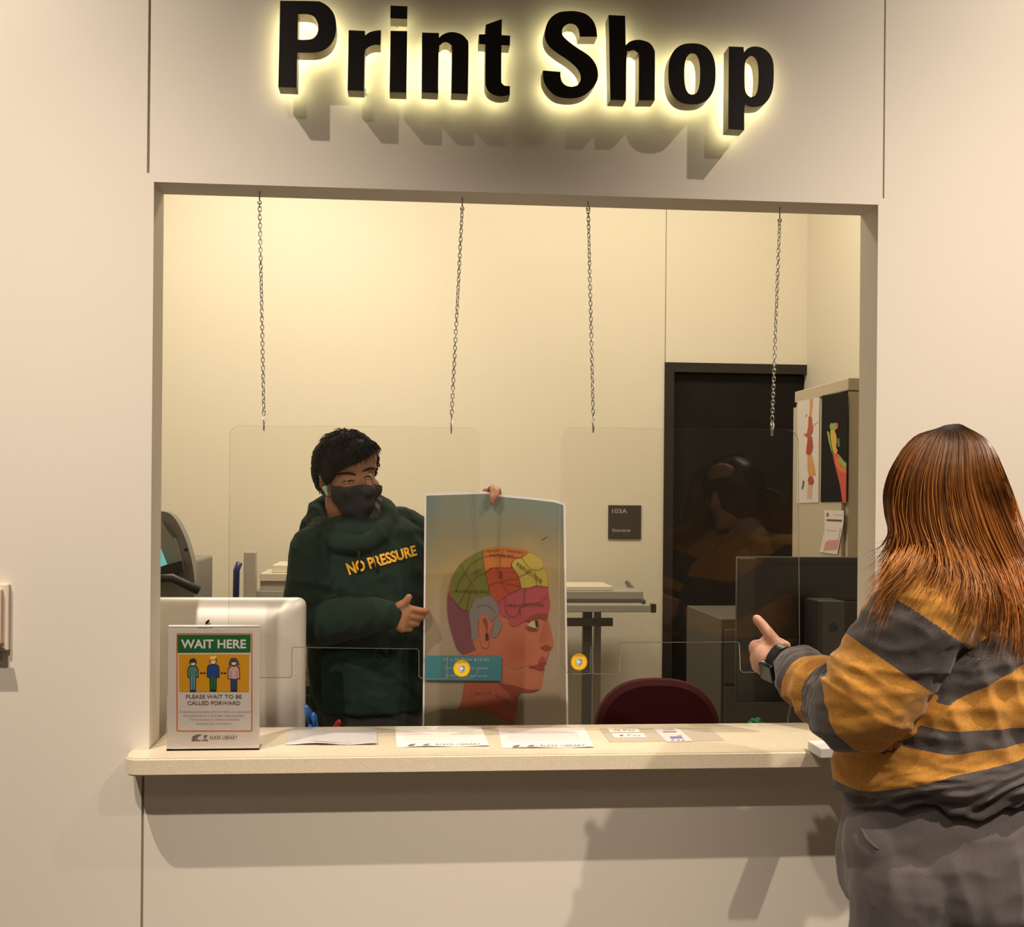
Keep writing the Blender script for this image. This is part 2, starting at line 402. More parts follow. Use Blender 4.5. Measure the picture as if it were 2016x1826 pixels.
for ch, desc, loops in LET:
    sm = [(smooth_poly(o, 5, 40), smooth_poly(h, 5, 60) if h else None) for o, h in loops]
    world = [([(p.x, p.z) for p in (at(x, y, Y=YF) for x, y in o)], [(p.x, p.z) for p in (at(x, y, Y=YF) for x, y in h)] if h else None) for o, h in sm]
    allp = [p for o, h in world for p in o]; cxm = sum(p[0] for p in allp)/len(allp); zmin = min(p[1] for p in allp)
    L = thing('sign_letter', (cxm, YK, zmin), f'black halo-lit {desc}, in the sign over the window', 'sign letter', 'raised letters of the sign')
    for o, h in world:
        mb = MB()
        vs, tr = fill_faces(o, h)
        mb.add([(p.x, YF, p.y) for p in vs], tr, m_face)
        for lp in ([o, h] if h else [o]):
            n = len(lp); vv = [(x, YF, z) for x, z in lp]+[(x, YK, z) for x, z in lp]
            mb.add(vv, [(i, (i+1) % n, n+(i+1) % n, n+i) for i in range(n)], m_ret)
        mb.mats = [m_face, m_ret]; q = mb.build('letter_can', parent=L); angle_smooth(q, 30)
        ii = shrink(o, .0035 if sum(o[i][0]*o[(i+1) % len(o)][1]-o[(i+1) % len(o)][0]*o[i][1] for i in range(len(o))) else .0035)
        hh = shrink(h, -.0035) if h else None
        vs, tr = fill_faces(ii, hh)
        MB().add([(p.x, YK-.003, p.y) for p in vs], tr).build('led_backing', m_led, L)
        mb = MB(); zs = [p[1] for p in o]; xs_ = [p[0] for p in o]
        # stand-off pins into the wall, placed inside the outline
        best = sorted(o, key=lambda p: p[1]); lo = best[0]; hi = best[-1]
        for tgt in (lo, hi):
            c = V(((sum(xs_)/len(xs_)), (sum(zs)/len(zs)))); p = V(tgt); p = p + (V((p.x, c.y))-p).normalized()*.018
            if tgt[0] <= min(xs_)+.012: p.x += .014
            if tgt[0] >= max(xs_)-.012: p.x -= .014
            MB().tube([(p.x, YK-.004, p.y), (p.x, .0, p.y)], .0025, 6).build('standoff', m_steel, L)

# ------------------------------------------------------------------ hanging acrylic guards and chains
YG = .055
m_acr = clear_mat('clear_acrylic', (.995, .995, .985), 0.0, 1.42)
m_edge = mat('acrylic_edge', (.80, .80, .76), .15, spec=.8)
m_glint = clear_mat('edge_glint_white', (.9, .9, .9), .1, 1.6, haze=.45)
def guard(label, out_px, sticker, seed):
    poly = [at(x, y, Y=YG-.0025) for x, y in out_px]
    g = thing('hanging_guard', (sum(p.x for p in poly)/len(poly), YG, min(p.z for p in poly)), label, 'sneeze guard', 'hanging clear guards')
    mb = MB(); mb.prism(poly, (0, .005, 0), m_acr, m_edge); q = mb.build('acrylic_sheet', parent=g)
    run = []; i0 = next(i for i in range(len(out_px)) if out_px[i][1] > 1100)
    lowp = [i for i in range(len(out_px)) if out_px[i][1] > 1100]
    mb = MB(); mb.tube([at(*out_px[i], Y=YG) for i in lowp], .0009, 6); mb.build('edge_glint_bead', m_glint, q, smooth=True)  # added bead: the bright glint of the lower edge, put into whitish haze
    sx, sy = sticker; c = at(sx, sy, Y=YG-.0028)
    st = MB().lathe(c, [(.0200, 0), (.0200, .0006)], 36, axis=(0, -1, 0)).build('round_sticker', mat('yellow_sticker', 'e8b91c', .35), g)
    st['label'] = 'yellow round sticker with a grey shield'
    S = lambda x, y: at(x, y, Y=YG-.0042)
    mb = MB(); k = 17/75.
    ring = [(sx+15.4*math.cos(a), sy+15.4*math.sin(a)) for a in np.linspace(0, 2*PI, 41)]
    line(mb, ring, .9, S, mat('sticker_gold', 'b98a12', .4))
    sh = [(0,-8.5),(3.5,-6.2),(7.2,-6),(7,1),(5,5.5),(0,9),(-5,5.5),(-7,1),(-7.2,-6),(-3.5,-6.2)]
    patch(mb, [(sx+a, sy+b) for a, b in sh], S, mat('shield_grey', 'aab4bd', .4), corner=50)
    S2 = lambda x, y: at(x, y, Y=YG-.0044)
    patch(mb, [(sx, sy-7), (sx+3, sy-5), (sx+5.8, sy-4.8), (sx+5.6, sy+.8), (sx+4, sy+4.6), (sx, sy+7.2)], S2, mat('shield_blue', '6d7f95', .4), corner=50)
    S3 = lambda x, y: at(x, y, Y=YG-.0046)
    patch(mb, [(sx-1, sy-3.6), (sx+1, sy-3.6), (sx+1, sy-1), (sx+3.6, sy-1), (sx+3.6, sy+1), (sx+1, sy+1), (sx+1, sy+3.6), (sx-1, sy+3.6), (sx-1, sy+1), (sx-3.6, sy+1), (sx-3.6, sy-1), (sx-1, sy-1)], S3, mat('shield_cross', 'e8e4c4', .4), sm=False)
    text_quad(mb, 'PROTECTED', ((sx-8, sy-13.6), (sx+8, sy-13.6), (sx+8, sy-10.6), (sx-8, sy-10.6)), S, mat('sticker_ink', '7a5a10', .4))
    mb.build('sticker_print', parent=st)
    return g
def corner_arc(cx, cy, r, a0, a1, n=6): return [(cx+r*math.cos(math.radians(a0+(a1-a0)*k/n)), cy+r*math.sin(math.radians(a0+(a1-a0)*k/n))) for k in range(n+1)]
o1 = corner_arc(474, 860, 22, 180, 270) + corner_arc(923, 864, 22, 270, 360) + corner_arc(922, 1319, 17, 0, 90) + [(882, 1336), (881.5, 1292), (879.5, 1292), (879, 1336)] + corner_arc(831, 1330, 6, 90, 180, 4) + corner_arc(819, 1284, 6, 0, -90, 4) + corner_arc(581, 1281, 6, 270, 180, 4) + corner_arc(569, 1329, 6, 0, 90, 4) + corner_arc(467, 1317, 18, 90, 180)
o2 = corner_arc(1126, 864, 22, 180, 270) + corner_arc(1548, 870, 24, 270, 360) + corner_arc(1558, 1305, 17, 0, 90) + corner_arc(1464, 1318, 6, 90, 180, 4) + corner_arc(1450, 1270, 6, 0, -90, 4) + corner_arc(1227, 1272, 6, 270, 180, 4) + corner_arc(1213, 1321, 6, 0, 90, 4) + [(1168, 1327), (1167, 1277), (1165, 1274), (1163, 1277), (1162.5, 1327)] + corner_arc(1128, 1299, 28, 90, 180)
guard('clear acrylic guard hanging on two chains in front of the person in green hoodie', o1, (909, 1317), 1)
guard('clear acrylic guard hanging on two chains in front of the dark door and red chair', o2, (1140, 1304), 2)

# one link: an oval of wire
bm = bmesh.new(); N1, N2 = 12, 5; ring = []
for i in range(N1):
    a = 2*PI*i/N1; c = V((math.cos(a)*.0036, 0, math.sin(a)*.0036 + math.copysign(.0030, math.sin(a)) if abs(math.sin(a)) > 1e-6 else 0)); n = V((math.cos(a), 0, math.sin(a)))
    ring.append([bm.verts.new(c + n*(.0011*math.cos(b)) + V((0, 1, 0))*(.0011*math.sin(b))) for b in [2*PI*k/N2 for k in range(N2)]])
for i in range(N1):
    for k in range(N2): bm.faces.new((ring[i][k], ring[(i+1) % N1][k], ring[(i+1) % N1][(k+1) % N2], ring[i][(k+1) % N2]))
bmesh.ops.recalc_face_normals(bm, faces=bm.faces[:])
link_me = bpy.data.meshes.new('chain_link'); bm.to_mesh(link_me); bm.free(); link_me.materials.append(m_steel)
link_me.polygons.foreach_set('use_smooth', [True]*len(link_me.polygons))
def chain(px0, py0, px1, py1, label, hook=False):
    top = at(px0, py0, Y=YG); bot = at(px1, py1, Y=YG); ceil = V((top.x, YG, H))
    c = thing('hanging_chain', ceil, label, 'chain', 'chains holding the clear guards')
    mb = MB(); mb.tube([ceil, V((top.x, YG, top.z+.004))], .0016, 8)
    mb.tube([top + V((0, 0, .0045)) + V((math.sin(a)*.0042, 0, math.cos(a)*.0042-.0045)) for a in np.linspace(.0, 5.6, 14)], .0012, 6)
    mb.build('eye_screw', m_steel, c, smooth=True)
    end = bot + V((0, 0, .030)); d = end-top; n = int(d.length/.0096); ph = random.random()*3
    q = d.normalized()
    for k in range(n):
        p = top + q*(.006+k*(d.length-.006)/n)
        o = bpy.data.objects.new('link', link_me); COL.objects.link(o); o.parent = c; o.location = p-ceil
        o.rotation_mode = 'QUATERNION'
        o.rotation_quaternion = V((0, 0, -1)).rotation_difference(q) @ Matrix.Rotation(ph + k*PI/2 + .8*math.sin(k*.11+ph), 3, 'Z').to_quaternion()
    mb = MB(); r = .0034 if hook else .0024
    mb.tube([end+V((0, 0, .002)), end+V((.003, -.002, -.006)), end+V((.001, -.004, -.016)), bot+V((0, -.005, .008)), bot+V((0, -.004, -.002)), bot+V((0, .004, -.002)), bot+V((0, .005, .006)), end+V((-.001, .003, -.014)), end+V((-.002, .001, 0))], r*.6, 6)
    mb.build('clip', m_steel, c, smooth=True)
chain(511, 399, 519.5, 846, 'steel chain at far left of the window, holding the left guard')
chain(910, 411, 888.5, 852, 'steel chain above the printed poster, right hand chain of the left guard')
chain(1158, 411, 1168, 850, 'steel chain left of the dark door, holding the right guard')
chain(1535, 434, 1520, 856, 'steel chain hanging in front of the dark door', True)

# ------------------------------------------------------------------ WAIT HERE sign in its holder
ZS = lambda x, y: (320+x/6.762, 1220+y/6.762)
YS = -.012
sl = lambda k: (lambda x, y: at(x, y, Y=YS-.0022-.0004*k))
p0, p1 = at(329, 1474, Y=YS), at(513.5, 1234, Y=YS)
sg = thing('sign_holder', ((p0.x+p1.x)/2, YS, HC), 'white WAIT HERE notice in a clear acrylic stand on the left end of countertop', 'sign')
x0, x1, zt = p0.x, p1.x, p1.z
m_acr2 = clear_mat('clear_acrylic_stand', (.99, .99, .985), .02, 1.22)
prof = [(YS-.0045, zt), (YS-.0045, HC+.012), (YS-.0050, HC+.004), (YS-.0085, HC+.0005), (YS+.055, HC+.0005), (YS+.055, HC+.0030), (YS-.004, HC+.0030), (YS-.0025, HC+.012), (YS-.0025, zt)]
mb = MB(); mb.prism([(x0, y, z) for y, z in prof], (x1-x0, 0, 0), m_acr2, m_acr2); mb.build('front_panel', parent=sg)
MB().box((x0, YS+.0008, HC+.0032), (x1, YS+.0028, zt)).build('rear_panel', m_acr2, sg)
mb = MB(); mb.tube([(x0+.002, YS-.001, zt+.0005), (x1-.002, YS-.001, zt+.0005)], .0032, 10); mb.build('top_fold', mat('acrylic_fold', (.82, .76, .72), .08, spec=.9), sg, smooth=True)
MB().box((x0+.001, YS-.0022, HC+.0035), (x1-.001, YS+.0004, zt-.004)).build('notice_sheet', mat('notice_paper', (.80, .72, .68), .5), sg)
c_or, c_gr, c_ye, c_wh = mat('print_orange', 'd9782a', .5), mat('print_green', '1f6b3a', .5), mat('print_yellow', 'e0a11c', .5), mat('print_white', 'efe9e4', .5)
c_tx, c_lt, c_ol = mat('print_grey_text', '7d7064', .5), mat('print_pale_text', 'b9a89a', .5), mat('print_outline', '2a2c34', .5)
mb = MB()
def rr(x0, y0, x1, y1, r, n=4):
    return corner_arc(x0+r, y0+r, r, 180, 270, n)+corner_arc(x1-r, y0+r, r, 270, 360, n)+corner_arc(x1-r, y1-r, r, 0, 90, n)+corner_arc(x0+r, y1-r, r, 90, 180, n)
z = lambda L: [ZS(*p) for p in L]
fr_o, fr_i = rr(184, 185, 1196, 1496, 22), rr(200, 200, 1180, 1481, 14)
n = len(fr_o); mb.add([sl(1)(*ZS(*p)) for p in fr_o]+[sl(1)(*ZS(*p)) for p in fr_i], [(i, (i+1) % n, n+(i+1) % n, n+i) for i in range(n)], c_or)
patch(mb, z([(200, 206), (1172, 206), (1172, 440), (200, 445)]), sl(2), c_gr, sm=False)
patch(mb, z([(215, 466), (1155, 466), (1150, 966), (222, 966)]), sl(2), c_ye, sm=False)
def ztext(s, x0, y0, x1, y1, m, k=3, bold=0.): text_quad(mb, s, z([(x0, y0), (x1, y0), (x1, y1), (x0, y1)]), sl(k), m, bold)
ztext('WAIT HERE', 246, 268, 1112, 388, c_wh, bold=.025)
ztext('PLEASE WAIT TO BE', 312, 1002, 1054, 1054, c_tx, bold=.012)
ztext('CALLED FORWARD', 332, 1088, 1036, 1140, c_tx, bold=.012)
ztext('To protect yourselves and our staff, we only allow', 215, 1212, 1168, 1252, c_lt)
ztext('one customer at a time per representative.', 272, 1266, 1098, 1304, c_lt)
ztext('Try to maintain a distance of 6 feet', 352, 1318, 1026, 1356, c_lt)
ztext('between you and others.', 444, 1372, 922, 1410, c_lt)
ztext('ALKEK LIBRARY', 624, 1548, 998, 1598, c_tx)
for poly in ([(386, 1618), (400, 1560), (440, 1540), (438, 1618)], [(440, 1540), (512, 1530), (512, 1548), (470, 1560), (462, 1600), (445, 1600)], [(535, 1548), (604, 1540), (590, 1555), (572, 1592), (556, 1592), (552, 1560)], [(386, 1608), (505, 1606), (505, 1620), (386, 1622)], [(522, 1604), (606, 1602), (606, 1620), (522, 1620)]):
    patch(mb, z(poly), sl(3), c_tx, sm=False)
def figure(cx, top, sh_y, hem, leg, foot, wsh, c_top, c_leg, c_hair, c_skin, hairpoly, head_r):
    k = 8
    body = [(cx-wsh*.55, sh_y), (cx+wsh*.55, sh_y), (cx+wsh, sh_y+40), (cx+wsh*1.05, hem-10), (cx+wsh*.62, hem), (cx-wsh*.62, hem), (cx-wsh*1.05, hem-10), (cx-wsh, sh_y+40)]
    g = lambda L, e: [(x+(e if x > cx else -e), y+(e if y > (sh_y+hem)/2 else -e)) for x, y in L]
    legs = [(cx-wsh*.55, hem), (cx+wsh*.55, hem), (cx+wsh*.5, foot), (cx-wsh*.5, foot)]
    patch(mb, z(g(legs, 9)), sl(3), c_ol, sm=False); patch(mb, z(g(body, 10)), sl(3), c_ol)
    patch(mb, z([(cx+head_r*1.08*math.cos(a), top+head_r+head_r*1.15*math.sin(a)) for a in np.linspace(0, 2*PI, 25)[:-1]]), sl(3), c_ol, sm=False)
    patch(mb, z(body), sl(4), c_top); patch(mb, z([(cx-wsh*.5, hem), (cx-4, hem), (cx-6, foot-18), (cx-wsh*.45, foot-18)]), sl(4), c_leg, sm=False); patch(mb, z([(cx+4, hem), (cx+wsh*.5, hem), (cx+wsh*.45, foot-18), (cx+6, foot-18)]), sl(4), c_leg, sm=False)
    for e in (-1, 1): line(mb, z([(cx+e*wsh*.62, sh_y+60), (cx+e*wsh*.62, hem-6)]), .7, sl(5), c_ol)
    patch(mb, z([(cx+head_r*.82*math.cos(a), top+head_r+6+head_r*.9*math.sin(a)) for a in np.linspace(0, 2*PI, 21)[:-1]]), sl(4), c_skin, sm=False)
    patch(mb, z([(cx-head_r*.72, top+head_r+10), (cx+head_r*.72, top+head_r+10), (cx+head_r*.4, top+head_r*1.85), (cx-head_r*.4, top+head_r*1.85)]), sl(5), c_wh)
    patch(mb, z(hairpoly), sl(6), c_hair)
P_ = lambda n, h: mat('print_'+n, h, .5)
figure(405, 525, 630, 770, 0, 958, 62, P_('teal', '5a8f8a'), P_('sky_blue', '66a9c4'), P_('hair_black', '22242a'), P_('skin_tan', 'c08a5a'), [(362, 590), (362, 545), (385, 522), (430, 522), (449, 545), (448, 585), (430, 575), (385, 582)], 46)
figure(674, 505, 610, 770, 0, 955, 72, P_('blue', '2a4f95'), P_('leaf_green', '2f7a3c'), P_('hair_blond', 'd9a24a'), P_('skin_pale', 'e0b090'), [(630, 545), (634, 495), (715, 484), (712, 520), (690, 530), (640, 535)], 46)
figure(950, 520, 628, 790, 0, 955, 68, P_('pink', 'dcb0a6'), P_('navy', '33518f'), P_('hair_dark_grey', '33363c'), P_('skin_brown', 'a9785a'), [(878, 602), (892, 545), (920, 514), (975, 514), (1005, 545), (1024, 602), (990, 606), (985, 565), (915, 570), (910, 606)], 46)
for cx in (538, 812):
    line(mb, z([(cx-38, 717), (cx+38, 717)]), 1.3, sl(3), c_ol)
    for e in (-1, 1): patch(mb, z([(cx+e*42, 717), (cx+e*14, 698), (cx+e*14, 736)]), sl(3), c_ol, sm=False)
mb.build('notice_print', parent=sg)

# ------------------------------------------------------------------ sheets lying on the counter
def sheet(name, label, cat, quad, zoff, m, printer=None, curl=0., thick=.0005):
    tl, tr, br, bl = [at(x, y, Z=HC+zoff) for x, y in quad]
    N = 12; mb = MB(); vs = []
    for j in range(5):
        for i in range(N+1):
            u, v = i/N, j/4; p = tl.lerp(tr, u).lerp(bl.lerp(br, u), v); p.z = HC+zoff+curl*(.5-.5*math.cos(u*2*PI*1.5))*v; vs.append(p)
    fs = [(j*(N+1)+i, j*(N+1)+i+1, (j+1)*(N+1)+i+1, (j+1)*(N+1)+i) for j in range(4) for i in range(N)]
    k = len(vs); vs2 = [p+V((0, 0, thick)) for p in vs]
    bd = [i for i in range(N+1)]+[j*(N+1)+N for j in range(1, 5)]+[4*(N+1)+i for i in range(N-1, -1, -1)]+[j*(N+1) for j in range(3, 0, -1)]
    mb.add(vs+vs2, fs+[tuple(a+k for a in f) for f in fs]+[(bd[i], bd[(i+1) % len(bd)], bd[(i+1) % len(bd)]+k, bd[i]+k) for i in range(len(bd))], m)
    if printer is None:
        return tag(mb.build(name, org=V((tl+tr+br+bl)/4)), label, cat)
    t = thing(name, (tl+tr+br+bl)/4, label, cat)
    mb.build('sheet', parent=t)
    mb = MB(); printer(mb, lambda k: (lambda x, y: at(x, y, Z=HC+zoff+thick+curl+.0003*k)), quad); mb.build('print', parent=t)
    return t
def q2(quad, u, v):
    tl, tr, br, bl = [V(p) for p in quad]; return tl.lerp(tr, u).lerp(bl.lerp(br, u), v)
def prt_qr(mb, S, q):
    for v in (.25, .4, .55, .7): line(mb, [q2(q, .06, v), q2(q, .34, v)], .25, S(1), c_lt)
    line(mb, [q2(q, .3, .78), q2(q, .72, .78)], .7, S(1), c_lt); line(mb, [q2(q, .35, .88), q2(q, .66, .88)], .5, S(1), c_lt)
def prt_lib(mb, S, q):
    text_quad(mb, 'ALKEK LIBRARY', (q2(q, .42, .83), q2(q, .92, .83), q2(q, .92, .91), q2(q, .42, .91)), S(1), c_tx)
    for u in (.12, .28):
        patch(mb, [q2(q, u, .92), q2(q, u+.03, .85), q2(q, u+.09, .83), q2(q, u+.06, .92)], S(1), c_tx, sm=False)
        line(mb, [q2(q, u, .925), q2(q, u+.12, .925)], .4, S(1), c_tx)
    for v in (.18, .28, .38, .48, .6): line(mb, [q2(q, .1, v), q2(q, .9-.1*(v > .5), v)], .3, S(1), c_lt)
m_lam = mat('laminated_sheet', (.70, .67, .68), .2)
sheet('laminated_notice', 'small laminated white notice nearest the WAIT HERE sign on the counter', 'notice', [(572, 1436), (742, 1436), (743, 1467), (561, 1467)], .001, m_lam, prt_qr, .004)
sheet('printed_sheet', 'white printed sheet on the counter in front of the person in green hoodie', 'paper', [(778, 1431), (946, 1431), (963.5, 1470), (781, 1472)], .0006, mat('sheet_white', (.84, .80, .76), .5), prt_lib, .002)
sheet('printed_sheet', 'pinkish white printed sheet on the counter below the face on the poster', 'paper', [(980, 1434.5), (1150, 1433.5), (1169, 1472.5), (988, 1474)], .0006, mat('sheet_pinkish', (.78, .70, .70), .5), prt_lib, .002)
m_film = clear_mat('grey_film', (.80, .78, .74), .1, 1.4)
def prt_pay(mb, S, q):
    w_, g_ = mat('button_white', (.85, .82, .80), .4), c_tx
    patch(mb, [(1197, 1435), (1256, 1435), (1261, 1442), (1201, 1442.6)], S(1), w_, sm=False); patch(mb, [(1204, 1444.5), (1266, 1444), (1273, 1452), (1210, 1452.6)], S(1), w_, sm=False)
    text_quad(mb, 'G Pay', ((1207, 1437), (1250, 1436.6), (1253, 1440.6), (1210, 1441)), S(2), mat('button_text_grey', '8f8a88', .5))
    text_quad(mb, 'Pay', ((1234, 1446.5), (1260, 1446.2), (1264, 1450.6), (1238, 1451)), S(2), g_)
    patch(mb, [(1219, 1448.3), (1222, 1447), (1226, 1447.2), (1228, 1448.6), (1226, 1450.2), (1221, 1450.2)], S(2), g_)
    patch(mb, [(1286, 1434.5), (1334, 1434), (1365, 1460), (1314, 1461.5)], S(1), mat('card_strip_white', (.66, .64, .66), .35), sm=False)
    text_quad(mb, 'VISA', ((1304, 1435.6), (1326, 1435.4), (1329, 1438.6), (1306, 1438.8)), S(2), mat('print_navy_text', '6a6580', .5))
    patch(mb, [(1304, 1440.4), (1331, 1440), (1333, 1442.2), (1306, 1442.8)], S(2), mat('print_red', 'b84a30', .5), sm=False)
    patch(mb, [(1318, 1450.8), (1342, 1450.2), (1345, 1454.4), (1321, 1455)], S(2), mat('print_card_blue', '6068ae', .5), sm=False)
    patch(mb, [(1333, 1448), (1343, 1447.4), (1342, 1449.4), (1334, 1449.8)], S(2), mat('print_rose', 'c98a88', .5), sm=False)
    for x, m in ((1324, mat('print_card_blue', '6068ae')), (1335, mat('print_red', 'b84a30')), (1345, c_tx)): patch(mb, [(x-3, 1457), (x+2.5, 1456.4), (x+3.5, 1458.2), (x-2, 1458.8)], S(2), m, sm=False)
sheet('payment_decal', 'grey film decal with white payment buttons and card logos on the counter', 'decal', [(1180, 1435), (1396, 1433.5), (1427, 1459), (1200, 1462)], .0004, mat('counter_film', (.52, .45, .36), .3), prt_pay)
a, b_ = at(1615, 1476, Z=HC+.02), at(1670, 1476, Z=HC+.02)
tag(MB().bbox((a.x, a.y, HC), (b_.x, a.y+.085, HC+.022), .0015, 1).build('card_stack', m_paper), 'small stack of blank white cards on the counter behind the bent elbow', 'cards')

# ------------------------------------------------------------------ desk behind the counter
ZD = .78
dk = thing('work_desk', (.9, .40, 0), 'low pale work desk behind the stone countertop', 'desk')
m_lamn = mat('pale_desk_laminate', (.55, .49, .40), .5)
MB().bbox((-.9, .262, ZD-.03), (2.6, .535, ZD), .003, m=m_lamn).build('desk_top', parent=dk)
for x in (-.85, .87, 2.53): MB().box((x, .29, 0), (x+.05, .51, ZD-.03)).build('leg', m_lamn, dk)
# all-in-one computer seen from behind
YI = .37
tl, br = at(206, 1177, Y=YI), at(600, 1183, Y=YI)
ix0, ix1, iz1 = tl.x, br.x, at(403, 1180, Y=YI).z; iz0 = iz1-.385
im = thing('desktop_computer', ((ix0+ix1)/2, YI+.03, ZD), 'silver all-in-one desktop computer seen from behind, left of the person in green hoodie', 'computer')
m_alu = mat('brushed_aluminium', (.72, .68, .64), .42, metal=.35)
def rrect3(x0, z0, x1, z1, r, n=6): return [(p[0], p[1]) for p in corner_arc(x0+r, z0+r, r, 180, 270, n)+corner_arc(x1-r, z0+r, r, 270, 360, n)+corner_arc(x1-r, z1-r, r, 0, 90, n)+corner_arc(x0+r, z1-r, r, 90, 180, n)]
mb = MB(); rings = []
cx_, cz_ = (ix0+ix1)/2, (iz0+iz1)/2
for s_, y in ((1, YI+.055), (1, YI+.049), (.985, YI+.040), (.93, YI+.027), (.82, YI+.014), (.62, YI+.004), (.35, YI-.001), (.0, YI-.002)):
    wx, wz = (ix1-ix0)/2*s_, (iz1-iz0)/2*s_; r = max(.0005, .022*min(1, s_+.05)+.05*(1-s_)*s_)
    rings.append([(x, y, z_) for x, z_ in rrect3(cx_-max(wx, .004), cz_-max(wz, .004), cx_+max(wx, .004), cz_+max(wz, .004), min(r, max(wx, .004)*.9, max(wz, .004)*.9))])
n = len(rings[0])
for i in range(len(rings)-1):
    mb.add(rings[i]+rings[i+1], [(k, (k+1) % n, n+(k+1) % n, n+k) for k in range(n)])
mb.add(rings[0], [tuple(range(n))]); mb.add(rings[-1], [tuple(range(n))])
o = mb.build('housing', m_alu, im); 
bm = bmesh.new(); bm.from_mesh(o.data); bmesh.ops.remove_doubles(bm, verts=bm.verts[:], dist=1e-5); bm.to_mesh(o.data); bm.free(); angle_smooth(o, 50)
MB().bbox((ix0+.008, YI+.0552, iz0+.07), (ix1-.008, YI+.058, iz1-.008), .0008, 1).build('screen', mat('dark_screen', (.01, .01, .012), .1), im)
mb = MB(); sx = cx_
prof = [(YI+.01, iz0+.13), (YI-.03, iz0+.05), (YI-.065, ZD+.02), (YI-.07, ZD+.004), (YI+.11, ZD+.004), (YI+.11, ZD+.001), (YI-.08, ZD+.001), (YI-.078, ZD+.02), (YI-.04, iz0+.055), (YI-.0, iz0+.14)]
mb.prism([(sx-.09, y, z_) for y, z_ in prof], (.18, 0, 0)); mb.build('stand', m_alu, im)
lg = at(403, 1232, Y=YI-.004); S = lambda x, y: at(403+x, 1240+y, Y=YI-.0040)
mb = MB(); m_lg = mat('logo_black', (.01, .01, .01), .3)
patch(mb, [(0, -6), (5, -8.5), (11, -8.5), (16, -5), (13, -1), (12, 4), (17, 9), (14, 16), (8, 22), (3, 20.5), (-1, 20.5), (-7, 22), (-14, 15), (-17, 6), (-15, -3), (-9, -8.5), (-4, -7.5)], S, m_lg)
patch(mb, [(1, -9), (1.5, -14), (5, -18), (9.5, -20), (9, -15), (5.5, -11)], S, m_lg)
mb.build('logo', parent=im)
# pens, peppermint pen
def cup(px, label, rad=.032, hgt=.085):
    c = at(px, 1420, Y=.36); mb = MB(); mb.lathe((c.x, .36, ZD), [(rad*.92, 0), (rad, hgt), (rad*.9, hgt), (rad*.84, .004)], 20)
    o = mb.build('pen_cup', mat('grey_cup', (.3, .29, .28), .5), smooth=True); angle_smooth(o, 40); return tag(o, label, 'cup'), V((c.x, .36, ZD))
cupo, cc = cup(618, 'small grey pen cup on the desk just behind the counter, below the blue pens')
blue = mat('blue_pen_plastic', '3a78d0', .35)
def pen(px, py, dx, label, m, r=.0055, tipm=None):
    tip = at(px, py, Y=.355); base = V((cc.x+dx, .36, ZD+.006)); p = thing('pen', base, label, 'pen', 'pens in the cup')
    MB().tube([base, base.lerp(tip, .5), tip], r, 10).build('barrel', m, p, smooth=True)
    d = (tip-base).normalized(); MB().tube([tip-d*.045, tip-d*.004, tip+d*.003], [r*1.25, r*1.25, r*.7], 10).build('cap', tipm or m, p, smooth=True)
    q = d.orthogonal().normalized(); MB().tube([tip-d*.002+V((.007, -.003, 0)), tip-d*.035+V((.007, -.003, 0))], .0018, 6).build('clip', m, p)
pen(603, 1391, .016, 'blue pen sticking up highest beside the silver computer', blue)
pen(617, 1406, .020, 'shorter blue pen beside the silver computer', blue)
pen(668, 1420, -.010, 'red and white pen tip just showing over the counter edge', mat('red_pen_plastic', 'c01820', .35), tipm=mat('pen_red_cap', 'd02a2a', .35))
# small green desk plant
cp = at(1488, 1415, Y=.345)
pl = thing('desk_plant', (cp.x, .345, ZD), 'tiny green succulent showing over the counter edge, left of the bent elbow', 'plant')
MB().lathe((cp.x, .345, ZD), [(.020, 0), (.027, .05), (.030, .055), (.026, .055), (.024, .046)], 18).build('pot', mat('dark_pot', (.05, .045, .04), .5), pl, smooth=True)
gm = mat('succulent_green', '2f7a4e', .35)
for k in range(9):
    a = k*2.4; r = .004+.0016*k; h = cp.z-.004-.0022*k
    c = V((cp.x+r*math.cos(a)*1.5, .345+r*math.sin(a), h)); MB().ball(c, (.008, .006, .007), 10, 7).build('leaf', gm, pl, smooth=True)
MB().tube([(cp.x, .345, ZD+.04), (cp.x, .345, cp.z-.008)], .004, 8).build('stem', gm, pl)
# dark monitor at the right
YM = .47
m0, m1 = at(1450, 1096, Y=YM), at(1450, 1384, Y=YM)
mn = thing('monitor', (m0.x+.33, YM+.02, ZD), 'large black monitor seen from behind in the right corner of the window', 'monitor')
m_mon = mat('satin_black_plastic', (.020, .019, .018), .32)
MB().bbox((m0.x, YM-.012, m1.z), (m0.x+.66, YM+.012, m0.z), .006, 3, m_mon).build('display', parent=mn)
MB().bbox((m0.x+.07, YM-.013, m0.z-.022), (m0.x+.6, YM-.011, m0.z-.016), .0005, 1).build('vent_slot', m_black, mn)
MB().bbox((m0.x+.20, YM-.030, m1.z-.0), (m0.x+.46, YM-.010, m0.z-.12), .006, 2).build('rear_cover', m_mon, mn)
MB().bbox((m0.x+.27, YM-.02, ZD+.008), (m0.x+.39, YM+.0, m1.z+.03), .004).build('stand', m_black, mn)
MB().bbox((m0.x+.20, YM-.06, ZD), (m0.x+.46, YM+.06, ZD+.010), .004).build('foot', m_black, mn)
cb = [at(x, y, Y=YM-.05) for x, y in ((1600, 1352), (1568, 1372), (1556, 1392), (1552, 1415), (1553, 1440))]; cb[0].y = YM-.012
MB().tube(cb, .0028, 8).build('cord', mat('grey_cord', (.35, .33, .31), .5), mn, smooth=True)
t0, t1 = at(1612, 1184, Y=.285), at(1664, 1184, Y=.285)
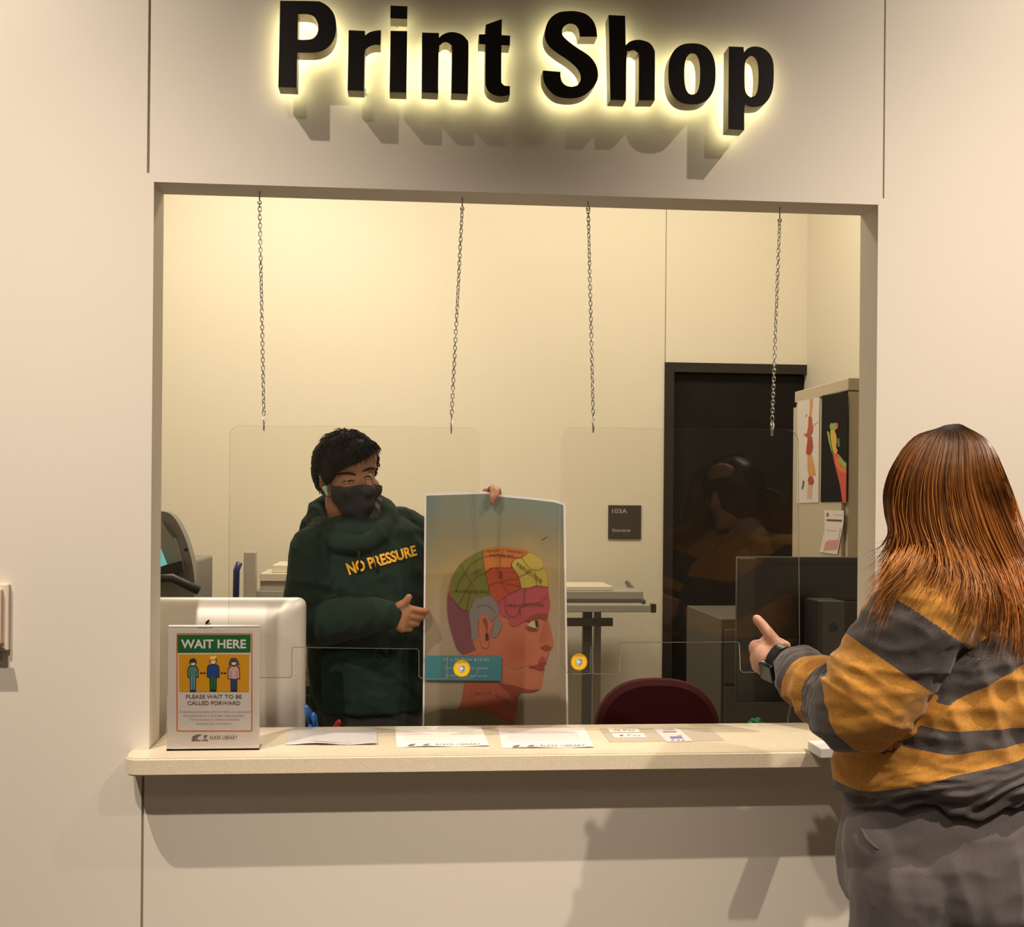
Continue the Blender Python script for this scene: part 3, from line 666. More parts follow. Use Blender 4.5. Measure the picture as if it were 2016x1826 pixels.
tw = thing('slim_computer', ((t0.x+t1.x)/2, .34, ZD), 'slim upright dark grey computer case standing in front of the black monitor', 'computer')
MB().bbox((t0.x, .285, ZD), (t1.x, .40, t0.z), .003, 2).build('case', mat('dark_grey_case', (.035, .032, .03), .35), tw)
MB().bbox((t0.x+.010, .2835, ZD+.004), (t1.x-.003, .2852, t0.z-.004), .0006, 1).build('front_plate', mat('case_plate', (.05, .046, .042), .4), tw)
MB().lathe(((t0.x+t1.x)/2+.004, .2835, t0.z-.07), [(.012, 0), (.012, .001)], 20, axis=(0, -1, 0)).build('emblem', m_black, tw)

# ------------------------------------------------------------------ back room furniture
def cabinet():
    XF = 2.38
    pn, pf = at(1672, 745, X=XF), at(1568, 771, X=XF)
    zt = (pn.z+pf.z)/2; y0, y1 = pn.y, pf.y
    c = thing('storage_cabinet', (XF+.22, (y0+y1)/2, 0), 'tall beige metal storage cabinet with prints on its side, at right of the window', 'cabinet')
    mb_ = mat('beige_cabinet_steel', (.46, .39, .29), .45)
    MB().bbox((XF, y0, .02), (2.88, y1, zt-.055), .003).build('body', mb_, c)
    MB().bbox((XF-.006, y0-.006, zt-.052), (2.88, y1+.006, zt), .004).build('top_cap', mb_, c)
    MB().bbox((XF-.016, y0+.035, .08), (XF-.001, y1-.006, zt-.075), .002).build('door', mb_, c)
    MB().box((XF+.01, y0+.01, 0), (2.87, y1-.01, .019)).build('plinth', m_black, c)
    return XF-.016
XC = cabinet()
def wallprint(name, label, quad, m_base, painter, off=.003):
    S = lambda k: (lambda x, y: at(x, y, X=XC-off-.0006*k))
    pts = [S(0)(x, y) for x, y in quad]; t = thing(name, sum(pts, V())/len(pts), label, 'print')
    mb = MB(); mb.prism(pts, (.001, 0, 0), m_base); mb.build('sheet', parent=t)
    mb = MB(); painter(mb, S); mb.build('print', parent=t)
ZC = lambda L: [(1540+x/4.935, 740+y/4.935) for x, y in L]
def paint_splash(mb, S):
    r1, r2, r3 = mat('splash_rust', 'a8481c', .5), mat('splash_orange', 'c88a50', .5), mat('splash_red', 'a02a18', .5)
    patch(mb, ZC([(262,228),(298,225),(292,310),(280,390),(262,395),(268,310)]), S(1), r2)
    patch(mb, ZC([(255,395),(285,398),(292,470),(296,540),(270,590),(240,600),(205,570),(238,560),(250,500)]), S(2), r1)
    patch(mb, ZC([(248,600),(288,590),(297,690),(280,760),(258,772),(230,760),(238,680)]), S(2), r3)
    patch(mb, ZC([(245,770),(285,768),(310,870),(327,970),(300,975),(262,985),(245,900)]), S(1), r2)
    patch(mb, ZC([(262,975),(295,985),(309,1030),(290,1062),(258,1058),(248,1015)]), S(2), r3)
    for x in (250, 268, 284): line(mb, ZC([(x+4, 1050), (x, 1120), (x-2, 1200)]), 1.6, S(1), r2)
    line(mb, ZC([(290, 500), (320, 470), (350, 450)]), .8, S(1), r1)
    patch(mb, ZC([(198,1020),(215,1022),(213,1060),(198,1110),(186,1095),(196,1060)]), S(1), mat('splash_dark', '4a4640', .5))
    patch(mb, ZC([(225,380),(240,372),(238,400),(222,402)]), S(1), mat('splash_olive', '9a9270', .5))
wallprint('art_print', 'white print with rust red drips taped to the beige cabinet', ZC([(148,250),(362,205),(352,1232),(140,1240)]), mat('print_sheet_grey', (.62, .57, .54), .5), paint_splash)
def paint_frog(mb, S):
    g_, y_, o_, r_ = mat('frog_green', '7d9a30', .4), mat('frog_yellow', 'c9a030', .4), mat('frog_orange', 'd0601c', .4), mat('frog_red', 'c0301a', .4)
    patch(mb, ZC([(500,740),(545,760),(600,830),(622,860),(622,1010),(620,1235),(585,1235),(560,1060),(520,900),(495,790)]), S(1), r_)
    patch(mb, ZC([(540,765),(580,810),(625,855),(622,905),(580,880),(548,830)]), S(2), g_)
    patch(mb, ZC([(515,775),(540,800),(560,880),(622,910),(622,950),(560,930),(522,860)]), S(2), o_)
    patch(mb, ZC([(470,520),(510,530),(528,600),(525,690),(540,730),(520,765),(495,740),(478,660),(468,580)]), S(2), y_)
    patch(mb, ZC([(432,540),(455,545),(478,690),(495,780),(480,740),(455,650)]), S(3), g_)
    patch(mb, ZC([(458,490),(475,458),(500,465),(520,455),(540,470),(540,510),(510,530),(470,525)]), S(3), g_)
    patch(mb, ZC([(520,460),(542,462),(545,505),(528,520),(518,490)]), S(4), r_)
    patch(mb, ZC([(535,610),(555,605),(562,690),(545,695),(530,650)]), S(2), mat('frog_dark_green', '2f5a2a', .4))
wallprint('frog_print', 'black photo print with a green and red frog on the beige cabinet', ZC([(385,195),(640,155),(630,1225),(372,1228)]), mat('print_sheet_black', (.008, .008, .008), .8, spec=.15), paint_frog, .0036)
def paint_flyer(mb, S):
    patch(mb, ZC([(432,1395),(580,1400),(578,1420),(430,1412)]), S(1), mat('flyer_maroon', '5a3030', .5), sm=False)
    patch(mb, ZC([(445,1600),(545,1595),(560,1480),(568,1480),(535,1690),(400,1700),(420,1620)]), S(1), mat('flyer_pink', 'c98f86', .5), sm=False)
    line(mb, ZC([(430, 1500), (530, 1510)]), .9, S(1), mat('flyer_tan', 'b08a50', .5))
    text_quad(mb, 'NOTICE', ZC([(505,1342),(585,1350),(585,1366),(505,1362)]), S(1), c_lt)
    patch(mb, ZC([(430,1332),(452,1332),(452,1370),(428,1370)]), S(1), c_tx)
wallprint('flyer', 'small curled pink and white flyer low on the beige cabinet', ZC([(408,1308),(598,1312),(595,1420),(535,1738),(362,1715),(412,1500),(412,1400)]), mat('flyer_white', (.68, .62, .62), .5), paint_flyer, .004)

# room sign
S0, S1 = at(1198, 995, Y=YB-.008), at(1262, 1062, Y=YB-.008)
rs = thing('room_sign', ((S0.x+S1.x)/2, YB-.004, S1.z), 'dark square room sign reading 103A Storage left of the dark door', 'sign')
MB().bbox((S0.x, YB-.009, S1.z), (S1.x, YB-.0005, S0.z), .0015, 1).build('plate', mat('sign_brown', (.05, .04, .036), .4), rs)
mb = MB(); S = lambda x, y: at(x, y, Y=YB-.0095); cm = mat('sign_lettering', (.36, .31, .26), .5)
text_rect(mb, '103A', 1205, 1002, 1235, 1011, S, cm, .02); text_rect(mb, 'Storage', 1205, 1041, 1241, 1050, S, cm, .02); mb.build('lettering', parent=rs)
# outlet
c = at(605, 1337, Y=YB)
ol = thing('wall_outlet', (c.x, YB-.003, c.z-.06), 'cream wall outlet low on the back wall beside the silver computer', 'outlet')
MB().bbox((c.x-.036, YB-.007, c.z-.058), (c.x+.036, YB-.0005, c.z+.058), .002, 1).build('plate', mat('outlet_cream', (.55, .48, .36), .5), ol)
for e in (-1, 1): MB().bbox((c.x-.017, YB-.009, c.z+e*.027-.016), (c.x+.017, YB-.0068, c.z+e*.027+.016), .002, 1).build('receptacle', mat('outlet_brown', (.22, .18, .12), .5), ol)
# waste bin
c = at(640, 1360, Y=3.2); MBb = MB()
MBb.lathe((c.x, 3.2, 0), [(.13, 0), (.17, c.z-.01), (.178, c.z), (.165, c.z), (.128, .01)], 28)
tag(angle_smooth(MBb.build('waste_bin', m_black), 40), 'black waste bin on the floor behind the person in green hoodie', 'bin')

# cutting table
YT = 3.30
tb = thing('cutting_table', (at(880, 1200, Y=YT).x, YT+.3, 0), 'long grey metal cutting table along the back wall behind the poster', 'table')
X_ = lambda px, py=1190, Y=YT: at(px, py, Y=Y).x
Z_ = lambda py, px=1100, Y=YT: at(px, py, Y=Y).z
m_tg, m_td, m_tw = mat('table_grey', (.36, .33, .30), .4), mat('table_dark_steel', (.10, .095, .085), .4), mat('table_white', (.62, .57, .50), .5)
MB().bbox((X_(500), YT, Z_(1206)), (X_(1282), YT+.04, Z_(1192)), .003).build('front_rail', m_tg, tb)
MB().bbox((X_(1282), YT-.003, Z_(1207)), (X_(1292), YT+.043, Z_(1190)), .003).build('rail_cap', m_black, tb)
MB().bbox((X_(500), YT+.04, Z_(1189)), (X_(1274), YT+.55, Z_(1183)), .002).build('bed', m_td, tb)
MB().bbox((X_(500), YT+.05, Z_(1183)+.0005), (X_(1270), YT+.52, Z_(1166)), .004).build('cutting_board', m_tg, tb)
MB().tube([(X_(1272), YT+.06, Z_(1188)), (X_(1262), YT+.4, Z_(1158))], .012, 8).build('side_bar', m_td, tb)
for px in (520, 1161): MB().box((X_(px-9), YT+.06, 0), (X_(px+9), YT+.10, Z_(1206))).build('leg', m_td, tb)
for px in (600, 1202): MB().box((X_(px-7), YT+.40, 0), (X_(px+7), YT+.44, Z_(1206))).build('leg', m_tg, tb)
MB().box((X_(505), YT+.03, Z_(1235)), (X_(1209), YT+.059, Z_(1219))).build('crossbar', m_td, tb)
MB().bbox((X_(480), YT-.02, Z_(1206)), (X_(503), YT+.05, Z_(1090)), .004).build('end_post', mat('post_grey', (.42, .37, .32), .4), tb)
MB().tube([(X_(472), YT-.02, Z_(1110)), (X_(466), YT-.02, Z_(1125)), (X_(465), YT-.02, Z_(1240))], .016, 10).build('blade_handle', mat('handle_blue', '2c3566', .35), tb, smooth=True)
MB().box((X_(463), YT-.01, Z_(1206)), (X_(481), YT+.03, Z_(1196))).build('bracket', m_td, tb)
def stack(label, a, b, z0, z1, y0, y1, m):
    t = MB().bbox((X_(a), y0, z0), (X_(b), y1, z1), .003).build('paper_stack', m); return tag(t, label, 'paper', 'paper on the cutting table')
cbz = Z_(1166)+.0005
m_pp = mat('paper_stack_cream', (.66, .58, .47), .6)
stack('grey box of paper lying on the cutting table, lowest left of green hoodie', 508, 640, cbz, cbz+.045, YT+.08, YT+.48, mat('paper_box_grey', (.42, .38, .34), .6))
stack('cream paper stack in the middle of the pile left of green hoodie', 508, 645, cbz+.0455, cbz+.085, YT+.07, YT+.45, m_pp)
stack('cream paper stack on top of the pile left of green hoodie', 530, 660, cbz+.0855, cbz+.125, YT+.12, YT+.48, mat('paper_stack_light', (.72, .64, .53), .6))
stack('flat white paper lying on the cutting table right of the poster', 1090, 1212, cbz, cbz+.022, YT+.08, YT+.4, m_pp)

# large format printer at the far left
YP = 2.2
pr = thing('wide_format_printer', (at(300, 1200, Y=YP).x, YP+.3, 0), 'grey curved wide format printer at the left edge of the window', 'printer')
pts = smooth_poly([(255, 1020), (300, 1008), (335, 1012), (358, 1045), (374, 1090), (382, 1135), (382, 1180), (378, 1260), (255, 1260)], 5, 50)
mb = MB(); mb.prism([at(x, y, Y=YP) for x, y in pts], (0, .09, 0)); angle_smooth(mb.build('end_cover', mat('printer_grey', (.20, .19, .175), .4), pr), 40)
pts = smooth_poly([(262, 1040), (300, 1026), (330, 1034), (350, 1075), (358, 1110), (340, 1112), (262, 1150)], 5, 50)
mb = MB(); mb.prism([at(x, y, Y=YP-.012) for x, y in pts], (0, .011, 0)); angle_smooth(mb.build('inner_panel', mat('printer_light_grey', (.30, .28, .255), .4), pr), 40)
pts = [(318, 1022), (334, 1036), (348, 1056), (342, 1060), (328, 1042)]
MB().prism([at(x, y, Y=YP-.0145) for x, y in pts], (0, .002, 0)).build('badge', m_td, pr)
q = at(366, 1083, Y=YP); MB().lathe((q.x, YP-.001, q.z), [(.007, 0), (.007, .004)], 14, axis=(0, -1, 0)).build('button', m_black, pr)
MB().prism([at(x, y, Y=YP-.10) for x, y in ((296, 1068), (316, 1082), (328, 1112), (300, 1122))], (0, .012, 0)).build('touch_screen', mat('screen_teal', (.1, .35, .33), .3, emit=(.12, .55, .50), emit_s=.7), pr)
MB().prism([at(x, y, Y=YP-.08) for x, y in ((270, 1130), (358, 1104), (362, 1128), (270, 1152))], (0, .05, 0)).build('tray', m_black, pr)
p_ = [at(x, y, Y=YP-.10) for x, y in ((270, 1140), (340, 1138), (392, 1164))]; MB().tube(p_, .018, 10).build('roller_arm', mat('printer_dark', (.03, .028, .026), .4), pr, smooth=True)
b0, b1 = at(200, 1165, Y=YP), at(372, 1165, Y=YP)
MB().bbox((b0.x, YP+.09, .65), (b1.x, YP+.6, b0.z+.12), .01).build('body', mat('printer_grey', (.20, .19, .175)), pr)
for x in (b0.x+.02, b1.x-.08): MB().box((x, YP+.2, 0), (x+.06, YP+.5, .65)).build('leg', m_td, pr)

# office chair
YC = 1.55
c = at(1288, 1333, Y=YC); zt = c.z; hw = (at(1412, 1420, Y=YC).x-at(1164, 1420, Y=YC).x)/2
ch = thing('office_chair', (c.x, YC-.2, 0), 'dark red upholstered office chair seen from behind, below the dark door', 'chair')
m_red = mat('burgundy_upholstery', (.055, .006, .010), .85, sheen=.04, spec=.2, bump=.2, bump_s=600)
mb = MB(); N = 40; rings = []
for k, (s_, dy) in enumerate(((.0, -.045), (.6, -.042), (.9, -.030), (.98, -.012), (1, .008), (.97, .026), (.88, .036), (.5, .04), (.0, .04))):
    rr_ = []
    for i in range(N):
        a = 2*PI*i/N; cs, sn = math.cos(a), math.sin(a); e = 2/2.6
        x = hw*s_*math.copysign(abs(cs)**e, cs); zz = .23*s_*math.copysign(abs(sn)**e, sn)
        rr_.append((c.x+x, YC-.03+dy-.035*(x/hw)**2, zt-.23+zz))
    rings.append(rr_)
for i in range(len(rings)-1): mb.add(rings[i]+rings[i+1], [(k, (k+1) % N, N+(k+1) % N, N+k) for k in range(N)])
mb.build('backrest', m_red, ch, smooth=True)
mb = MB(); mb.bbox((c.x-.24, YC-.52, .43), (c.x+.24, YC-.08, .52), .035, 4); mb.build('seat', m_red, ch, smooth=True)
MB().tube([(c.x, YC-.2, .44), (c.x, YC+.05, .44), (c.x, YC+.05, .6), (c.x, YC+.012, .72)], .016, 10).build('back_support', m_black, ch, smooth=True)
MB().tube([(c.x, YC-.3, .07), (c.x, YC-.3, .43)], .026, 14).build('gas_column', m_black, ch, smooth=True)
for k in range(5):
    a = 2*PI*k/5+.3; e = V((c.x+.28*math.cos(a), YC-.3+.28*math.sin(a), .06)); lg = MB().tube([(c.x, YC-.3, .10), e], [.022, .014], 8).build('base_leg', m_black, ch)
    MB().lathe(e+V((0, 0, -.031)), [(.026, -.012), (.028, 0), (.026, .012)], 14, axis=(math.sin(a), -math.cos(a), 0)).build('caster', m_black, lg)

# filing cabinet behind the monitor
f0 = at(1420, 1219, Y=2.0); 
fc = thing('filing_cabinet', (f0.x+.24, 2.3, 0), 'beige filing cabinet with only its lit corner showing left of the black monitor', 'cabinet')
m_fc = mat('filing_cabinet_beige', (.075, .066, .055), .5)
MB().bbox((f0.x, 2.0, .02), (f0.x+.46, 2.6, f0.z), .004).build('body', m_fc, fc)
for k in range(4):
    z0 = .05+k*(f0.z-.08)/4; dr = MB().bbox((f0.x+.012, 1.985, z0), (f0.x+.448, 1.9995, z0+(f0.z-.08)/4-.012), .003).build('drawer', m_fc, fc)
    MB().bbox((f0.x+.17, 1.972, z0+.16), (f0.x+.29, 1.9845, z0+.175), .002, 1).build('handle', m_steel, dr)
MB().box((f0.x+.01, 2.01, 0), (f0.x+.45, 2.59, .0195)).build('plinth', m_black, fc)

# wall plate at the left edge of the lobby wall
a, b_ = at(-40, 1282, Y=-.012), at(18, 1150, Y=-.012)
wp = thing('wall_plate', ((a.x+b_.x)/2, -.008, a.z), 'cream wall-mounted panel at the left edge of the photo', 'wall panel')
m_pl = mat('plate_cream', (.76, .64, .52), .45)
MB().bbox((a.x, -.014, a.z), (b_.x, -.0005, b_.z), .003).build('plate', m_pl, wp)
MB().bbox((a.x+.012, -.028, a.z+.012), (b_.x-.012, -.0142, b_.z-.010), .003).build('cover', m_pl, wp)
q = at(4, 1270, Y=-.03); MB().bbox((q.x-.05, -.05, q.z-.005), (q.x+.004, -.0285, q.z+.006), .002).build('latch', mat('latch_brown', (.20, .09, .05), .5), wp)
MB().bbox((a.x+.01, -.012, a.z-.022), (b_.x-.018, -.0008, a.z-.0005), .002).build('lower_bracket', m_grey, wp)

# ================================================================== people
def cat_rom(P, n):
    P = [np.array(p, float) for p in P]; Q = [2*P[0]-P[1]]+P+[2*P[-1]-P[-2]]; out = []
    for i in range(1, len(Q)-2):
        for k in range(n):
            t = k/n; out.append(.5*(2*Q[i]+(Q[i+1]-Q[i-1])*t+(2*Q[i-1]-5*Q[i]+4*Q[i+1]-Q[i+2])*t*t+(3*Q[i]-Q[i-1]-3*Q[i+1]+Q[i+2])*t**3))
    out.append(P[-1]); return out
def limb(mb, pts, rad, n=6, seg=18):
    Q = cat_rom([(*p, r) for p, r in zip(pts, rad)], n)
    mb.tube([V(q[:3]) for q in Q], [float(q[3]) for q in Q], seg)
    for q in (Q[0], Q[-1]): mb.ball(V(q[:3]), float(q[3])*.999, 14, 9)
def rings(mb, rows, e=2.3, seg=36):
    """rows of (centre, half-width vector, half-depth vector) joined to a closed body"""
    vs = []
    for c, a, b in rows:
        for k in range(seg):
            g = 2*PI*k/seg; cs, sn = math.cos(g), math.sin(g)
            vs.append(c + a*math.copysign(abs(cs)**(2/e), cs) + b*math.copysign(abs(sn)**(2/e), sn))
    n = len(rows); fs = [(i*seg+k, i*seg+(k+1) % seg, (i+1)*seg+(k+1) % seg, (i+1)*seg+k) for i in range(n-1) for k in range(seg)]
    mb.add(vs, fs+[tuple(range(seg-1, -1, -1)), tuple((n-1)*seg+k for k in range(seg))])
def px_rows(L, Yc, skew=0.):
    out = []
    for py, xl_, xr_, b in L:
        l, r = at(xl_, py, Y=Yc), at(xr_, py, Y=Yc); c = (l+r)/2; out.append((c, (r-l)/2, V((skew*b, b, 0))))
    return out
def remesh(mb, voxel, smooth=6):
    me = bpy.data.meshes.new('tmp'); me.from_pydata([tuple(p) for p in mb.v], [], mb.f)
    bm = bmesh.new(); bm.from_mesh(me); bmesh.ops.triangulate(bm, faces=[f for f in bm.faces if len(f.verts) > 4]); bm.to_mesh(me); bm.free()
    o = bpy.data.objects.new('tmp', me); COL.objects.link(o)
    r = o.modifiers.new('r', 'REMESH'); r.mode = 'VOXEL'; r.voxel_size = voxel
    if smooth: s = o.modifiers.new('s', 'SMOOTH'); s.factor = .5; s.iterations = smooth
    ev = o.evaluated_get(bpy.context.evaluated_depsgraph_get()); m2 = ev.to_mesh()
    n = len(m2.vertices); v = np.empty(n*3); m2.vertices.foreach_get('co', v); v = v.reshape(-1, 3)
    nr = np.empty(n*3); m2.vertices.foreach_get('normal', nr); nr = nr.reshape(-1, 3)
    f = [tuple(p.vertices) for p in m2.polygons]; ev.to_mesh_clear()
    bpy.data.objects.remove(o); bpy.data.meshes.remove(me)
    return v, nr, f
def np_obj(name, v, f, m, parent, attrs=None):
    org = np.array(ORG[parent.name]); me = bpy.data.meshes.new(name); me.from_pydata((v-org).tolist(), [], f)
    me.materials.append(m); me.polygons.foreach_set('use_smooth', [True]*len(me.polygons))
    for k, a in (attrs or {}).items(): at_ = me.attributes.new(k, 'FLOAT', 'POINT'); at_.data.foreach_set('value', np.asarray(a, dtype=np.float32))
    me.update(); o = bpy.data.objects.new(name, me); return finish(o, parent, V(org))
def fbm(v, fx, fy, fz, seed=0., ridged=True):
    s = V((seed*3.1, seed*1.7, seed*2.3)); out = np.empty(len(v))
    for i, p in enumerate(v):
        q = V((p[0]*fx, p[1]*fy, p[2]*fz))+s; a = noise.noise(q); out[i] = (1-2*abs(a)) if ridged else a
    return out
def chain_param(v, pts, rad):
    """nearest point on a joint chain: param (segment + fraction), distance minus radius"""
    best = np.full(len(v), 1e9); par = np.zeros(len(v))
    for i in range(len(pts)-1):
        a, b = np.array(pts[i]), np.array(pts[i+1]); d = b-a; t = np.clip(((v-a)@d)/(d@d), 0, 1)
        if i == 0: tt = ((v-a)@d)/(d@d); 
        ds = np.linalg.norm(v-(a+t[:, None]*d), axis=1)-(rad[i]+(rad[i+1]-rad[i])*t)
        w_ = ds < best; best[w_] = ds[w_]; raw = ((v-a)@d)/(d@d); par[w_] = i+(np.minimum(raw, 1) if i == 0 else t)[w_]
    return par, best
def sstep(x, a, b): t = np.clip((x-a)/(b-a), 0, 1); return t*t*(3-2*t)

def head(mb, c, fwd, up=V((0, 0, 1)), k=1., ears=True):
    f = V(fwd).normalized(); s = f.cross(up).normalized(); u = s.cross(f).normalized()     # s = the person's right... side axis
    R = Matrix((s, f, u)).transposed(); P = lambda a, b, d: c + (s*a+f*b+u*d)*k
    E = lambda p, r: mb.ball(p, tuple(x*k for x in r), 22, 16, rot=R)
    E(P(0, -.012, .022), (.077, .097, .097)); E(P(0, .012, -.02), (.070, .080, .085)); E(P(0, .026, -.066), (.054, .062, .052)); E(P(0, .064, -.098), (.024, .022, .020))
    E(P(0, .066, .036), (.052, .022, .020)); E(P(0, .058, .06), (.055, .03, .04))
    for e in (-1, 1):
        E(P(e*.040, .062, -.022), (.024, .022, .026))
        if ears: E(P(e*.078, -.008, -.005), (.008, .017, .031)); E(P(e*.080, -.014, .010), (.008, .012, .018))
    mb.tube([P(0, .082, .020), P(0, .097, -.005), P(0, .106, -.026)], [.007*k, .009*k, .012*k], 10); E(P(0, .098, -.030), (.016, .012, .010))
    E(P(0, .084, -.058), (.024, .010, .007)); E(P(0, .082, -.070), (.020, .010, .008))
    return P, R

def hand(mb, wrist, knuck, s, n, k=1., curl=((80, 95, 60),)*4, thumb=None, wr=.024, skip=()):
    """wrist->knuckles, s = thumb side, n = palm side; curl = degrees per joint for the four fingers (index first)"""
    d = (knuck-wrist).normalized(); s = (s-d*s.dot(d)).normalized(); n_ = d.cross(s); n = n_ if n_.dot(n) > 0 else -n_
    L = (knuck-wrist).length
    rw = [(wrist-d*.012, s*wr, n*.018*k), (wrist.lerp(knuck, .3), s*.030*k, n*.017*k), (wrist.lerp(knuck, .7), s*.038*k, n*.015*k), (knuck, s*.039*k, n*.013*k), (knuck+d*.006*k, s*.034*k, n*.009*k)]
    rings(mb, rw, 2.6, 20)
    tips = []
    for i, (off, ln, r) in enumerate(((.029, (.040, .024, .020), .0090), (.010, (.044, .027, .021), .0093), (-.010, (.041, .025, .020), .0088), (-.028, (.032, .019, .018), .0078))):
        if i in skip: continue
        p = knuck + s*off*k - d*(.002+.003*(i == 3))*k; a = 0.; pts = [p-d*.012*k, p]; rr_ = [r*k*.9, r*k*1.05]
        for j in range(3):
            a += math.radians(curl[i][j]); p = p + (d*math.cos(a)+n*math.sin(a))*ln[j]*k; pts.append(p); rr_.append(r*k*(.98-.08*j))
        Q = cat_rom([(*q, z_) for q, z_ in zip(pts, rr_)], 4); mb.tube([V(q[:3]) for q in Q], [float(q[3]) for q in Q], 10); mb.ball(p, rr_[-1], 10, 7); tips.append(p)
    if thumb is not None:
        b0 = wrist.lerp(knuck, .18)+s*.020*k+n*.006*k
        limb(mb, [b0]+list(thumb), [.015*k, .0125*k, .0108*k, .0095*k][:len(thumb)+1], 5, 12)
    return tips

def fabric_mat(name, col, fleck=.25, rough=.85, scale=900, bump=.25):
    m = mat(name, col, rough, noise_s=scale, noise_a=fleck, bump=bump, bump_s=scale*.8, sheen=.25); m.node_tree.nodes['Principled BSDF'].inputs['Specular IOR Level'].default_value = .2
    return m
m_skin = mat('light_skin', (.62, .33, .22), .5, noise_s=40, noise_a=.05); m_skin.node_tree.nodes['Principled BSDF'].inputs['Subsurface Weight'].default_value = .08
m_skin2 = mat('tan_skin', (.30, .135, .07), .5, noise_s=40, noise_a=.05); m_skin2.node_tree.nodes['Principled BSDF'].inputs['Subsurface Weight'].default_value = .08
m_shoe = mat('black_shoe', (.02, .02, .02), .5)

# ------------------------------------------------------------------ the customer with her back to us
YW = -.63
wf = V((-.86, .50, 0)).normalized(); wl = V((-wf.y, wf.x, 0))          # facing, her left
S_ = at(1835, 1192, Y=-.765); E_ = at(1692, 1388, Y=-.735); W_ = at(1556, 1311, Y=-.50); E2 = at(1640, 1372, Y=-.66)
wo = thing('person', (at(1850, 1500, Y=YW).x, YW, 0), 'person with long copper brown hair in an orange and grey striped sweatshirt, giving thumbs up', 'person')
T_ROWS = [(1096, 1845, 1940, .060), (1118, 1806, 1976, .090), (1150, 1764, 2012, .115), (1200, 1726, 2034, .135), (1270, 1692, 2046, .145), (1340, 1677, 2047, .148), (1410, 1669, 2042, .150), (1480, 1664, 2037, .152), (1535, 1664, 2035, .156), (1566, 1672, 2031, .158), (1592, 1675, 2028, .158)]
top_rows = px_rows(T_ROWS, YW)
arm_p = [S_, E_, E2, W_]; arm_r = [.080, .076, .058, .034]
SR = at(1985, 1185, Y=-.50); ER = at(1900, 1400, Y=-.36); WR = at(1790, 1400, Y=-.40)
hk = at(1497, 1284, Y=-.432); hw_ = at(1541, 1306, Y=-.485)
headc = at(1862, 966, Y=-.655)
# body
mb = MB(); P, _ = head(mb, headc, V((-.80, .60, -.06)), k=.93)
limb(mb, [headc+V((.01, 0, -.06)), at(1885, 1080, Y=-.64), at(1890, 1130, Y=YW)], [.052, .052, .07])
rings(mb, [(c, a*.80, b*.80) for c, a, b in top_rows[2:]])
limb(mb, [S_.lerp(top_rows[4][0], .2), E_, W_.lerp(hw_, .6)], [.048, .040, .025]); limb(mb, [SR, ER, WR], [.045, .038, .024])
th_ = [at(1524, 1262, Y=-.462), at(1506, 1238, Y=-.455), at(1490, 1219, Y=-.452)]
hand(mb, hw_, hk, V((.25, .1, 1)), V((.4, 1, 0)), 1.06, ((78, 95, 62), (82, 97, 62), (86, 97, 62), (88, 97, 62)), th_, .026)
mb.ball(at(1508, 1299, Y=-.452), (.030, .030, .034)); mb.ball(at(1488, 1276, Y=-.437), (.015, .016, .017)); mb.ball(at(1489, 1298, Y=-.437), (.014, .016, .016))
hand(mb, WR, WR+V((-.06, .03, 0)), V((0, 0, 1)), V((.4, 1, 0)), .9, ((30, 40, 20),)*4, [WR+V((-.03, .01, .04)), WR+V((-.05, .02, .055))])
HL, HR = at(1787, 1735, Y=-.69), at(1908, 1735, Y=-.57)
KL, KR = V((HL.x-.01, HL.y+.03, .47)), V((HR.x-.02, HR.y+.02, .47))
AL, AR = V((KL.x+.02, KL.y+.01, .09)), V((KR.x+.02, KR.y+.01, .09))
for h, k_, a in ((HL, KL, AL), (HR, KR, AR)):
    limb(mb, [h, k_, a], [.070, .048, .036]); limb(mb, [a+V((0, 0, -.045)), a+wf*.16+V((0, 0, -.062))], [.03, .022])
v, nr, f = remesh(mb, .0042, 5)
wbody = np_obj('body', v, f, m_skin, wo); bvh_wb = BVHTree.FromPolygons([V(p) for p in v], f)
# sweatshirt
mb = MB(); rings(mb, top_rows)
limb(mb, [S_.lerp(top_rows[3][0], .55), S_, S_.lerp(E_, .55), E_, E2, W_.lerp(E2, .32), W_], [.085, .084, .084, .077, .060, .050, .0315], 7, 22)
limb(mb, [top_rows[3][0], SR, ER, WR], [.08, .075, .062, .034], 6)
mb.ball(at(1690, 1412, Y=-.72), (.062, .06, .05)); mb.ball(at(1648, 1400, Y=-.67), (.05, .05, .05))
v, nr, f = remesh(mb, .0046, 8)
ap, ad = chain_param(v, arm_p, arm_r)
cs_ = np.array(cat_rom(arm_p, 12)); ct_ = np.linspace(0, 3, len(cs_)); num = np.zeros(len(v)); den = np.zeros(len(v))
dmin = np.min(np.stack([np.linalg.norm(v-c_, axis=1) for c_ in cs_]), 0)
for c_, t_ in zip(cs_, ct_):
    w_ = np.exp(-(np.linalg.norm(v-c_, axis=1)**2-dmin**2)/(2*.030**2)); num += w_*t_; den += w_
ap2 = num/den
arm_w = sstep(-ad, -.035, .0)*(ap > .12)
W_X = at(1850, 1400, Y=-.78).x
